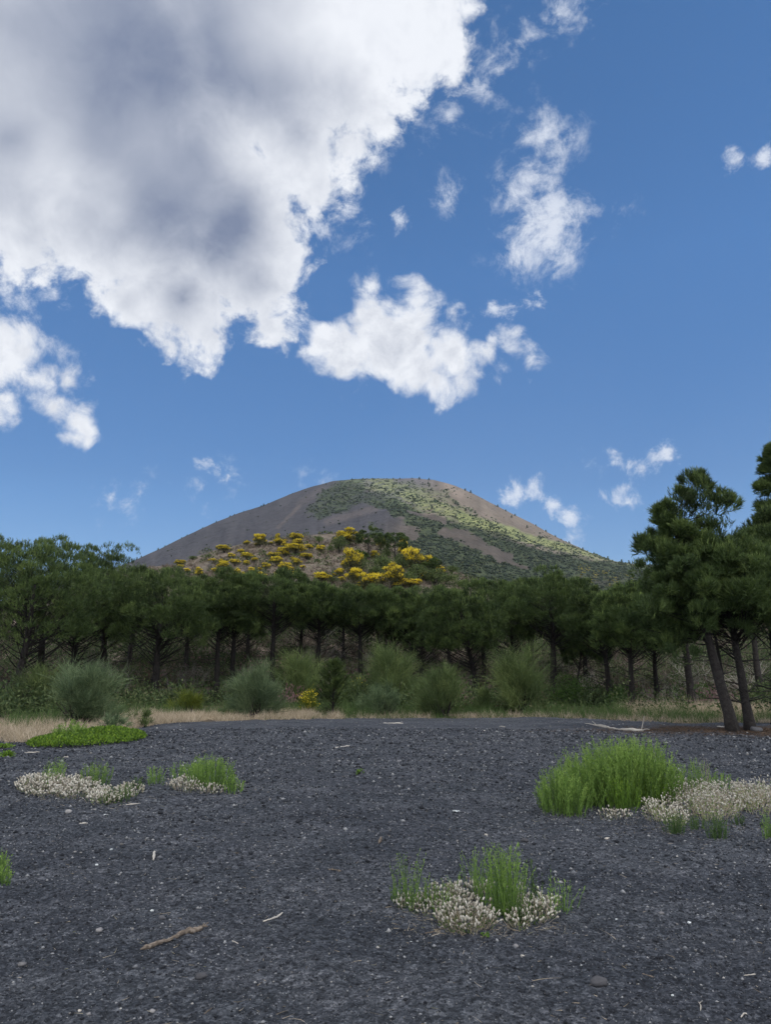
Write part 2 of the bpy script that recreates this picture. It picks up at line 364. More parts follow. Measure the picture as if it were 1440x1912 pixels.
def hill_z(x, y):
    r = np.hypot(x, y); az = np.arctan2(x, y)
    zc = np.interp(az, A1, E1) * HR1 + CAMH
    zc = zc * sstep(np.abs(az), R(75), R(50))
    t = (r - HR0) / (HR1 - HR0)
    z = zc * np.clip(t, 0, 1) ** 1.08 - 0.4 * sstep(r, HR0 + 3, HR0 - 1)
    z = np.where(t > 1, zc * (1 - 0.25 * np.clip(t - 1, 0, 1) ** 1.5 - 1.0 * sstep(t, 1.6, 3.2)) - 1, z)
    return z + 0.9 * (fbm(x / 9, y / 9, 4, 5) - 0.5) * np.clip(t * 2.5, 0, 1)
def mount_z(x, y, detail=True):
    r = np.hypot(x, y); az = np.arctan2(x, y)
    t = (r - MR0) / (MR1 - MR0)
    zc = np.interp(az, A2, E2) * MR1 + CAMH
    tt = np.clip(t, 0, 1)
    z = zc * (0.5 * tt + 0.5 * tt ** 1.5)
    z = np.where(t > 1, zc * (1 - 0.9 * (t - 1) - 0.6 * (t - 1) ** 2), z)
    if detail:
        k = np.clip(t * 3, 0, 1) * (0.22 + 1.05 * sstep(t, 1.0, 0.86))
        wv = az * 30 + 1.5 * fbm(az * 9, r / 300, 3, 3)
        z = z + k * (15 * (fbm(wv, r / 420, 4, 31) - 0.5) + 16 * (fbm(x / 90, y / 90, 5, 12) - 0.5))
    return z - 6 * sstep(t, 0.02, 0)
EA, EE = azel(*np.array([(-300, 1400), (0, 1384), (60, 1384), (130, 1376), (210, 1364), (290, 1352), (470, 1345), (690, 1341), (1000, 1339), (1200, 1345), (1300, 1350), (1440, 1352), (1800, 1340)], float).T)
ER = -CAMH / EE           # far rim of the gravel, distance by azimuth
def ground_z(x, y):
    r = np.hypot(x, y)
    k = np.clip(r / 8, 0, 1)
    z = 0.14 * (fbm(x / 3.1 + 40, y / 3.1, 3, 21) - 0.5) * k
    z = z - 1.5 * sstep(r, 50, 75)
    return z
def surf_z(x, y):
    return np.maximum(ground_z(x, y), np.where(np.hypot(x, y) > HR0 - 1, hill_z(x, y), -9))
def gp(px, py, f=surf_z, r0=2.0, r1=140.0):
    """where the line of sight at px,py meets the terrain"""
    d = raydir(px, py); rr = np.geomspace(r0, r1, 450); h = np.hypot(d[0], d[1])
    P = np.array([0, 0, CAMH])[None] + d[None] * (rr / h)[:, None]
    dz = P[:, 2] - f(P[:, 0], P[:, 1]); below = dz < 0
    i = max(1, np.argmax(below)) if below.any() else len(rr) - 1
    w = np.clip(dz[i - 1] / (dz[i - 1] - dz[i] + 1e-9), 0, 1) if below.any() else 1.0
    q = P[i - 1] * (1 - w) + P[i] * w
    return np.array([q[0], q[1], float(f(q[0], q[1]))])
def at(px, dist):
    """ground point in the column px at horizontal distance dist"""
    a, _ = azel(px, 1270.0); x, y = dist * math.sin(a), dist * math.cos(a)
    return np.array([x, y, float(surf_z(np.array(x), np.array(y)))])
def height_at(px, py, P):
    d = raydir(px, py); r = math.hypot(P[0], P[1]); return CAMH + d[2] / math.hypot(d[0], d[1]) * r - P[2]

def polar(rs_, azs, fn, name, mat_, extra_fn=None):
    rr, aa = np.meshgrid(rs_, azs, indexing='ij'); x = rr * np.sin(aa); y = rr * np.cos(aa); z = fn(x, y)
    n, m = rr.shape; i = np.arange(n - 1)[:, None]; j = np.arange(m - 1)[None]
    a = i * m + j; b = a + 1; c = a + m + 1; d = a + m
    F = np.concatenate([np.stack([a, b, c], -1).reshape(-1, 3), np.stack([a, c, d], -1).reshape(-1, 3)])[:, ::-1]
    V = np.stack([x, y, z], -1).reshape(-1, 3)
    g = Geo(); g.add(V, F)
    ex = extra_fn(V) if extra_fn else None
    o = g.build(name, mat_, smooth=True, extra=ex); tag(o, kind='structure'); return o

# ---- gravel ground
def gravel_mat():
    m = bpy.data.materials.new('dark_lava_gravel'); m.use_nodes = True; nt = m.node_tree; nt.nodes.clear(); b = NB(nt)
    P = b.n('ShaderNodeTexCoord').outputs['Object']
    n1 = b.noise(P, 45, 6, 0.75); n2 = b.noise(P, 1.1, 5, 0.6); n3 = b.noise(P, 11, 6, 0.7)
    v1 = b.vor(P, 70, 'F1', 'Color'); vr = b.n('ShaderNodeSeparateColor'); b.put(vr.inputs[0], v1)
    v2 = b.vor(P, 28, 'F1', 'Color'); vr2 = b.n('ShaderNodeSeparateColor'); b.put(vr2.inputs[0], v2)
    f = b.m('ADD', b.m('MULTIPLY', n1, 0.55), b.m('ADD', b.m('MULTIPLY', vr.outputs[0], 0.28), b.m('MULTIPLY', vr2.outputs[0], 0.22)))
    f = b.m('ADD', f, b.m('MULTIPLY', b.m('SUBTRACT', n3, 0.5), 0.5))
    cr = b.n('ShaderNodeValToRGB'); b.put(cr.inputs[0], f)
    el = cr.color_ramp.elements; el.new(0.5); el.new(0.7)
    for e, (p, c) in zip(el, [(0.25, (.013, .015, .019)), (0.5, (.050, .057, .069)), (0.66, (.100, .110, .128)), (0.85, (.23, .245, .27))]): e.position = p; e.color = (*c, 1)
    trk = b.noise(b.v('MULTIPLY', b.v('ADD', P, b.v('SCALE', b.noise(P, 0.25, 3, 0.5, out='Color'), scale=4.0)), (0.35, 1.6, 1.0)), 1.0, 4, 0.6)
    col = b.mix(b.rng(n2, 0.35, 0.65), (0.80, 0.82, 0.84), (1.12, 1.10, 1.10)); col = b.mix(1.0, col, b.mix(b.rng(trk, 0.38, 0.64), (.80, .80, .82), (1.22, 1.19, 1.16)), 'MULTIPLY'); col = b.mix(1.0, cr.outputs[0], col, 'MULTIPLY')
    dirt = b.mix(b.noise(P, 3, 6, 0.7), (.045, .035, .025), (.17, .135, .09))
    ve = b.m('ADD', b.attr('veg'), b.m('MULTIPLY', b.m('SUBTRACT', n3, 0.5), 0.7), clamp=True)
    col = b.mix(b.rng(ve, 0.3, 0.7), col, dirt)
    lit = b.rng(b.m('ADD', b.attr('litter'), b.m('MULTIPLY', b.m('SUBTRACT', n3, 0.5), 1.2)), 0.35, 0.75)
    col = b.mix(lit, col, b.mix(n1, (.028, .021, .017), (.095, .066, .048)))
    pr = b.n('ShaderNodeBsdfPrincipled'); b.put(pr.inputs['Base Color'], col); pr.inputs['Roughness'].default_value = 0.9
    pr.inputs['Specular IOR Level'].default_value = 0.25
    bp = b.n('ShaderNodeBump'); bp.inputs['Strength'].default_value = 1.0; bp.inputs['Distance'].default_value = 0.030
    hgt = b.m('ADD', b.m('MULTIPLY', b.vor(P, 42, 'F1'), -0.35), b.m('ADD', b.m('MULTIPLY', n1, 0.7), b.m('MULTIPLY', n3, 1.6)))
    b.put(bp.inputs['Height'], hgt); nt.links.new(bp.outputs[0], pr.inputs['Normal'])
    o = b.n('ShaderNodeOutputMaterial'); nt.links.new(pr.outputs[0], o.inputs[0]); return m
def gravel_fn(x, y):
    r = np.hypot(x, y)
    z = ground_z(x, y)
    k = sstep(r, 1.5, 3.5) * sstep(r, 40, 25)
    z = z + k * (0.045 * (fbm(x * 1.7, y * 1.7, 3, 7) - 0.5) + 0.034 * (fbm(x * 8, y * 8, 3, 8, 0.6) - 0.5) + 0.016 * (fbm(x * 30, y * 30, 2, 9) - 0.5))
    # shallow wheel furrows that bend across the lot
    for cx, cy, rr_, w_ in [(-9.0, 24.0, 14.0, .16), (-9.0, 24.0, 15.5, .16), (16.0, 30.0, 19.0, .18), (16.0, 30.0, 20.5, .18), (3.0, -9.0, 19.0, .2), (-2.0, 40.0, 27.5, .2), (-2.0, 40.0, 29.1, .2)]:
        dd_ = (np.hypot(x - cx, y - cy) - rr_ - .25 * (fbm(x / 2, y / 2, 2, 33) - .5)) / w_
        z = z - k * .022 * np.exp(-dd_ ** 2) + k * .012 * (np.exp(-(dd_ - 1.7) ** 2) + np.exp(-(dd_ + 1.7) ** 2))
    return z
LA, LE = azel(np.array([1190.0, 1290.0, 1440.0, 1560.0]), np.array([1362.0, 1362.0, 1366.0, 1370.0]))
def gravel_extra(V):
    r = np.hypot(V[:, 0], V[:, 1]); az = np.arctan2(V[:, 0], V[:, 1])
    er = np.interp(az, EA, ER)
    veg = sstep(r - er + 2.0 * (fbm(V[:, 0] / 1.2, V[:, 1] / 1.2, 3, 61) - 0.5), -1.0, 1.6)
    px, py = project(V)
    li = np.zeros(len(V))
    for cx, cy, rx, ry in [(1400, 1366, 130, 13), (1290, 1362, 80, 7), (1480, 1372, 120, 16)]:
        C = gp(cx, cy); sx = rx / FPX * C[1]; sy = C[1] - gp(cx, cy + ry)[1]
        li = np.maximum(li, 1 - np.sqrt(((V[:, 0] - C[0]) / sx) ** 2 + ((V[:, 1] - C[1]) / (sy * 1.1)) ** 2) * 0.75)
    return {'veg': veg, 'litter': np.clip(li, 0, 1)}
rr = np.concatenate([[0.02, 0.8, 1.6, 2.4], np.geomspace(3.0, 50, 620), np.geomspace(53, 5000, 30)])
aw = np.concatenate([np.linspace(-math.pi, -R(36), 40)[:-1], np.linspace(-R(36), R(36), 760), np.linspace(R(36), math.pi, 40)[1:]])
polar(rr, aw, gravel_fn, 'ground', gravel_mat(), gravel_extra)

# ---- near hill
def hill_mat():
    m = bpy.data.materials.new('dry_hill_soil'); m.use_nodes = True; nt = m.node_tree; nt.nodes.clear(); b = NB(nt)
    P = b.n('ShaderNodeTexCoord').outputs['Object']
    a = b.noise(P, 0.35, 8, 0.7); c = b.noise(P, 2.2, 6, 0.7)
    col = b.mix(b.rng(b.m('MULTIPLY_ADD', c, 0.5, b.m('MULTIPLY', a, 0.6)), 0.35, 0.75), (.070, .055, .043), (.27, .215, .165))
    col = b.mix(b.rng(b.noise(P, 0.8, 5, 0.65), 0.5, 0.65), col, (.085, .09, .04))
    pr = b.n('ShaderNodeBsdfPrincipled'); b.put(pr.inputs['Base Color'], col); pr.inputs['Roughness'].default_value = 0.95
    bp = b.n('ShaderNodeBump'); bp.inputs['Distance'].default_value = 0.3; b.put(bp.inputs['Height'], c); nt.links.new(bp.outputs[0], pr.inputs['Normal'])
    o = b.n('ShaderNodeOutputMaterial'); nt.links.new(pr.outputs[0], o.inputs[0]); return m
polar(np.concatenate([np.linspace(HR0 - 1, HR1 + 6, 130), np.linspace(HR1 + 10, 330, 30)]), np.linspace(-R(74), R(74), 420), hill_z, 'hill', hill_mat())

# ---- the volcano cone
SEGS = [  # capsules of green on the slope: x1,y1,x2,y2,half width, amount
    (600, 950, 660, 905, 22, .62), (650, 930, 720, 910, 22, .5), (700, 915, 760, 920, 22, .40), (760, 925, 860, 950, 26, .45), (640, 945, 700, 935, 12, .6),
    (700, 940, 760, 950, 10, .7), (735, 945, 800, 975, 15, .95), (800, 984, 870, 1000, 17, 1.0), (870, 1000, 960, 1032, 19, 1.0), (960, 1032, 1060, 1056, 18, 1.0), (1060, 1056, 1220, 1068, 14, .95), (835, 966, 900, 984, 8, .62), (900, 986, 1010, 1012, 8, .60), (1010, 1014, 1140, 1046, 6, .5),
    (730, 1005, 860, 1010, 14, .9), (760, 1030, 900, 1050, 26, .85), (860, 1050, 1000, 1075, 28, .85), (900, 1020, 960, 1050, 16, .8), (1000, 1070, 1200, 1100, 30, .62), (700, 1000, 740, 1040, 14, .7),
    (860, 958, 940, 993, 10, .38), (960, 995, 1060, 1030, 9, .35), (1060, 1032, 1160, 1052, 9, .5), (1000, 1005, 1100, 1035, 12, .22),
    (700, 1060, 900, 1090, 30, .7), (690, 975, 730, 990, 7, .5), (610, 925, 625, 950, 12, .5)]
BARE = [(600, 985, 680, 955, 14), (680, 955, 740, 990, 12), (760, 955, 830, 972, 5), (830, 992, 900, 1012, 12), (880, 1012, 950, 1042, 8), (720, 968, 770, 1000, 9), (940, 968, 1000, 1003, 8), (850, 925, 940, 965, 8), (905, 1035, 985, 1060, 5)]
def capf(px, py, s):
    x1, y1, x2, y2, r = s[:5]; dx, dy = x2 - x1, y2 - y1
    t = np.clip(((px - x1) * dx + (py - y1) * dy) / (dx * dx + dy * dy), 0, 1)
    return np.hypot(px - x1 - t * dx, py - y1 - t * dy) / r
def veg_amt(V):
    px, py = project(V)
    wx = 22 * (fbm(px / 28, py / 14, 4, 71) - 0.5); wy = 14 * (fbm(px / 28 + 50, py / 14, 4, 72) - 0.5)
    qx, qy = px + wx, py + wy; a = np.zeros(px.shape)
    for s in SEGS: a = np.maximum(a, s[5] * sstep(capf(qx, qy, s), 1.35, 0.75))
    for s in BARE: a = a * sstep(capf(qx, qy, s), 0.65, 1.25)
    return a
def mount_extra(V):
    px, py = project(V); r = np.hypot(V[:, 0], V[:, 1]); f = (r < MR1 * 1.05)
    warm = sstep(px + 0.9 * (py - 900), 760, 860) * f
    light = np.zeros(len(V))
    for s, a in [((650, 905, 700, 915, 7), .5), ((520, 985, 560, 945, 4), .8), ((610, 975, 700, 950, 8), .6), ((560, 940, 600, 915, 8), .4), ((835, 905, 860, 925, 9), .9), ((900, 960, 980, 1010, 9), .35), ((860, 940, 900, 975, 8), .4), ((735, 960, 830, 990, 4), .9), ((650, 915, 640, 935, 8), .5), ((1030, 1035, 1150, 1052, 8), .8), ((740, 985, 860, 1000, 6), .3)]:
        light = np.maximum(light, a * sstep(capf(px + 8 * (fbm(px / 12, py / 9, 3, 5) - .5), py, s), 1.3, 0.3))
    az = np.arctan2(V[:, 0], V[:, 1]); st = fbm(az * 95 + 2.5 * fbm(az * 12, r / 260, 3, 6), r / 380, 4, 81, .62)
    sunlit_green = np.zeros(len(V)); qx = px + 16 * (fbm(px / 20, py / 10, 3, 15) - .5)  # band above the cloud shade line: sunlight painted as lighter yellow-green
    for s, a in [((700, 903, 800, 930, 15), .7), ((760, 925, 860, 962, 13), .8), ((860, 966, 960, 996, 12), 1.), ((960, 998, 1060, 1024, 9), .95), ((1060, 1024, 1165, 1050, 7), .8)]: sunlit_green = np.maximum(sunlit_green, a * sstep(capf(qx, py, s), 1.4, .5))
    return {'veg': veg_amt(V) * f, 'warm': warm, 'light': light * f, 'streak': st, 'fresh_or_lit': sunlit_green * f}
def mount_mat():
    m = bpy.data.materials.new('volcano_scree'); m.use_nodes = True; nt = m.node_tree; nt.nodes.clear(); b = NB(nt)
    P = b.n('ShaderNodeTexCoord').outputs['Object']
    a = b.noise(P, 0.012, 9, 0.62); c = b.noise(P, 0.09, 7, 0.7); d = b.noise(P, 0.03, 6, 0.6)
    f = b.rng(b.m('ADD', b.m('MULTIPLY', b.attr('streak'), 0.40), b.m('MULTIPLY_ADD', c, 0.55, b.m('MULTIPLY', a, 0.35))), 0.42, 0.88, kind='LINEAR')
    cool = b.mix(f, (.036, .037, .046), (.092, .088, .096)); wrm = b.mix(f, (.058, .050, .044), (.135, .115, .098))
    col = b.mix(b.attr('warm'), cool, wrm)
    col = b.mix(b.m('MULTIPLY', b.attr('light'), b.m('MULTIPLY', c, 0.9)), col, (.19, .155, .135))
    vg = b.m('ADD', b.m('MAXIMUM', b.attr('veg'), b.m('MULTIPLY', b.attr('fresh_or_lit'), 0.8)), b.m('MULTIPLY', b.m('SUBTRACT', c, 0.5), 1.5))
    vg = b.m('ADD', vg, b.m('MULTIPLY', b.m('SUBTRACT', d, 0.5), 0.6))
    gcol = b.mix(b.rng(c, 0.35, 0.65), (.020, .038, .022), (.078, .100, .045)); gcol = b.mix(b.attr('fresh_or_lit'), gcol, b.mix(b.rng(c, 0.35, 0.65), (.052, .078, .028), (.175, .190, .085)))  # second green is the sunlit tone, painted in by the mask
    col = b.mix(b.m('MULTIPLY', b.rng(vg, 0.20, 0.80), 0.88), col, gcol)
    pr = b.n('ShaderNodeBsdfPrincipled'); b.put(pr.inputs['Base Color'], col); pr.inputs['Roughness'].default_value = 1.0
    pr.inputs['Specular IOR Level'].default_value = 0.1
    bp = b.n('ShaderNodeBump'); bp.inputs['Distance'].default_value = 5.0; bp.inputs['Strength'].default_value = 0.8
    b.put(bp.inputs['Height'], b.m('ADD', b.m('MULTIPLY', d, 1.5), b.m('MULTIPLY', c, 0.7))); nt.links.new(bp.outputs[0], pr.inputs['Normal'])
    o = b.n('ShaderNodeOutputMaterial'); nt.links.new(pr.outputs[0], o.inputs[0]); return m
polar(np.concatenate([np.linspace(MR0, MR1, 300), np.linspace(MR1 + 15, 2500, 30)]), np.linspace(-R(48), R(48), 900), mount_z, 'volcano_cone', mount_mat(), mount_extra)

# ---- bushes and small trees on the cone
rs = RS(11)
n = 130000
az_ = rs.uniform(-R(33), R(33), n); r_ = rs.uniform(MR0 + 200, MR1, n)
V = np.stack([r_ * np.sin(az_), r_ * np.cos(az_), np.zeros(n)], -1); V[:, 2] = mount_z(V[:, 0], V[:, 1])
pv = np.clip(veg_amt(V), 0, 1) * (0.35 + 1.1 * (fbm(V[:, 0] / 45, V[:, 1] / 45, 3, 44) - 0.25)) + 0.006
V = V[rs.rand(n) < pv * 0.62]; n = len(V)
g = Geo(); s_ = rs.uniform(0.9, 2.3, n) * (0.7 + 0.6 * rs.rand(n) ** 3)
# every bush is a few irregular clumps
for k in range(3):
    o3 = rs.randn(n, 3) * s_[:, None] * np.array([.6, .6, .15])
    blobs(g, V + o3 + np.array([0, 0, 1.0]) * s_[:, None] * .45, np.stack([s_, s_, s_ * .8], -1) * rs.uniform(.45, .8, (n, 1)), rs, 0.45, rs.rand(n) ** 1.2)
tag(g.build('slope_scrub', M['scrub']), 'dark green scrub and low woods spread over the volcano slope', 'scrub', kind='stuff')

def far_pine(seed):
    rs = RS(seed); t = empty('slope_pine', (0, 0, 0), 'x', 'tree')
    g = Geo(); tube(g, np.array([(0, 0, -1), (.1, 0, 3), (0, 0, 7.2)]), [.35, .25, .05], 6, 0.4); g.build('trunk', M['bark'], t)
    g = Geo(); N = 46; h = rs.uniform(1.2, 8, N); rad = (8.6 - h) * .42 * rs.rand(N) ** .5; th = rs.rand(N) * 6.28
    c = np.stack([rad * np.cos(th), rad * np.sin(th), h], -1)
    blobs(g, c, np.stack([rs.uniform(.6, 1.1, N)] * 2 + [rs.uniform(.35, .7, N)], -1), rs, 0.5)
    g.build('crown', M['pine_far'], t); return t
CREST = [(248, .8), (262, .8), (270, .7), (300, .8), (312, .6), (342, .6), (352, .6), (380, .6), (405, .7), (430, .7), (438, .6), (455, .6), (487, .7), (492, .9), (500, .6), (545, .5), (657, .7), (747, .7), (784, .9), (802, .9), (870, .9), (880, 1.0), (930, .9), (945, .7), (962, .8), (1000, .7), (1018, .8), (1035, .7), (1060, .8), (1085, .8), (1105, .8), (1130, 1.0), (1155, 1.1), (1168, 1.1), (1182, .9), (1198, 1.2), (1207, 1.0)]
ORD = 'first second third fourth fifth sixth seventh eighth ninth tenth eleventh twelfth thirteenth fourteenth fifteenth sixteenth seventeenth eighteenth nineteenth twentieth'.split()
for t_, u_ in (('twenty', 'thirtieth'), ('thirty', 'fortieth'), ('forty', 'fiftieth'), ('fifty', 'sixtieth'), ('sixty', 'seventieth'), ('seventy', 'eightieth'), ('eighty', 'ninetieth'), ('ninety', 'hundredth')): ORD += [t_ + ' ' + w for w in ORD[:9]] + [u_]
SLOPE = [(690, 915, .9), (693, 903, .7), (720, 913, 1), (718, 922, .8), (745, 920, .9), (760, 908, .7), (773, 932, .9), (776, 910, .7), (806, 912, .8), (812, 934, 1.1), (807, 946, .9), (852, 938, 1.1), (856, 940, .9), (744, 917, .6), (735, 903, .7), (800, 900, .8), (829, 915, .8), (838, 925, .7), (888, 955, .8), (917, 984, .9), (956, 963, .9), (985, 982, .9), (668, 908, .6), (640, 927, .9), (672, 926, .8), (705, 905, .6), (1010, 1003, .8), (1040, 1022, .9), (930, 975, .7), (870, 950, .7)]
protos = [far_pine(70 + i) for i in range(3)]; cnt = 0
for i, q in enumerate([(x, None, s) for x, s in CREST] + SLOPE):
    x, y, s = q
    if y is None:
        a = float(azel(x, 950.0)[0]); rd = MR1 - 12; P = np.array([rd * math.sin(a), rd * math.cos(a), 0.]); P[2] = mount_z(P[0], P[1]) - .5
        lab, grp = 'tiny dark pine on the volcano skyline, %s counted from the left' % ORD[i], 'pines along the crest line of the volcano'
    else:
        P = gp(x, y + 4, mount_z, MR0 + 50, MR1)
        lab, grp = 'small dark pine on the volcano slope below the skyline, %s from the left' % ORD[sorted(q_[0] for q_ in SLOPE).index(x)], 'pines dotted over the volcano slope'
    if cnt < 3: o = protos[cnt]; o.location = tuple(P); o['label'] = lab; o['group'] = grp; o.scale = (s * 1.0, s * 1.0, s * .8)
    else: o = copy_tree(protos[i % 3], P, RS(i).rand() * 6.28, (s * 1.0, s * 1.0, s * .8), lab, grp)
    cnt += 1

# ---- unseen cloud overhead, outline shaped so its shade falls on lot, wood and cone
LITLINE = [(640, 893), (690, 905), (715, 925), (745, 938), (790, 955), (830, 966), (880, 982), (950, 1003), (1010, 1022), (1080, 1042), (1160, 1054), (1260, 1075)]
CZ = 1900.0
def shade_cloud():
    pts = []
    for x, y in LITLINE:
        P = gp(x, y, lambda a, b_: mount_z(a, b_, False), MR0 + 20, MR1 - 10); Q = P + SUNV * ((CZ - P[2]) / SUNV[2]); pts.append(Q[:2])
    sh = SUNV[:2] * CZ / SUNV[2]
    pts = [pts[0] + np.array([-30, 260])] + pts
    pts += [sh + np.array([700, 500]), sh + np.array([750, -150]), sh + np.array([100, -420]), sh + np.array([-900, -300]), sh + np.array([-1500, 500]), sh + np.array([-1500, 1700])]
    return np.array(pts)
poly = shade_cloud()
def poly_sdf(px, py, poly):
    d = np.full(px.shape, 1e9); ins = np.zeros(px.shape, bool); n = len(poly)
    for i in range(n):
        a, b = poly[i], poly[(i + 1) % n]; e = b - a
        t = np.clip(((px - a[0]) * e[0] + (py - a[1]) * e[1]) / (e @ e), 0, 1)
        d = np.minimum(d, np.hypot(px - a[0] - t * e[0], py - a[1] - t * e[1]))
        c = ((a[1] > py) != (b[1] > py)) & (px < (b[0] - a[0]) * (py - a[1]) / (b[1] - a[1] + 1e-9) + a[0]); ins ^= c
    return np.where(ins, d, -d)
lo, hi = poly.min(0) - 60, poly.max(0) + 60
gx, gy = np.meshgrid(np.arange(lo[0], hi[0], 14), np.arange(lo[1], hi[1], 14), indexing='ij')
sd = poly_sdf(gx, gy, poly) + 46 * (fbm(gx / 90, gy / 90, 5, 77) - 0.5)
th = np.sqrt(np.clip(sd, 0, 400) / 400) * (34 + 30 * fbm(gx / 150, gy / 150, 4, 78))
inside = sd > 0; idx = -np.ones(gx.shape, int); idx[inside] = np.arange(inside.sum()); m_ = inside.sum()
top = np.stack([gx, gy, CZ + th], -1)[inside]; bot = np.stack([gx, gy, CZ - 0.25 * th - .5], -1)[inside]
q = inside[:-1, :-1] & inside[1:, :-1] & inside[1:, 1:] & inside[:-1, 1:]
a, b, c, d = idx[:-1, :-1][q], idx[1:, :-1][q], idx[1:, 1:][q], idx[:-1, 1:][q]
F = np.concatenate([np.stack([a, b, c], -1), np.stack([a, c, d], -1), np.stack([a, c, b], -1) + m_, np.stack([a, d, c], -1) + m_])
g = Geo(); g.add(np.concatenate([top, bot]), F)
cm = bpy.data.materials.new('shade_cloud_vapour'); cm.use_nodes = True; cm.node_tree.nodes.clear(); b_ = NB(cm.node_tree)
df = b_.n('ShaderNodeBsdfDiffuse'); df.inputs[0].default_value = (.9, .9, .9, 1)
tl = b_.n('ShaderNodeBsdfTranslucent'); tl.inputs[0].default_value = (.95, .95, .95, 1)
tp = b_.n('ShaderNodeBsdfTransparent'); tp.inputs[0].default_value = (1, 1, 1, 1)
m1 = b_.n('ShaderNodeMixShader'); m1.inputs[0].default_value = 0.7; cm.node_tree.links.new(df.outputs[0], m1.inputs[1]); cm.node_tree.links.new(tl.outputs[0], m1.inputs[2])
m2 = b_.n('ShaderNodeMixShader'); m2.inputs[0].default_value = 0.36; cm.node_tree.links.new(m1.outputs[0], m2.inputs[1]); cm.node_tree.links.new(tp.outputs[0], m2.inputs[2])
oo = b_.n('ShaderNodeOutputMaterial'); cm.node_tree.links.new(m2.outputs[0], oo.inputs[0])
tag(g.build('cloud', cm, smooth=True), 'unseen cloud sheet added overhead to shade the gravel lot, woods and cone', 'cloud')
print('cloud', m_, 'max elevation angle', math.degrees(math.atan2(CZ, hi[1])))

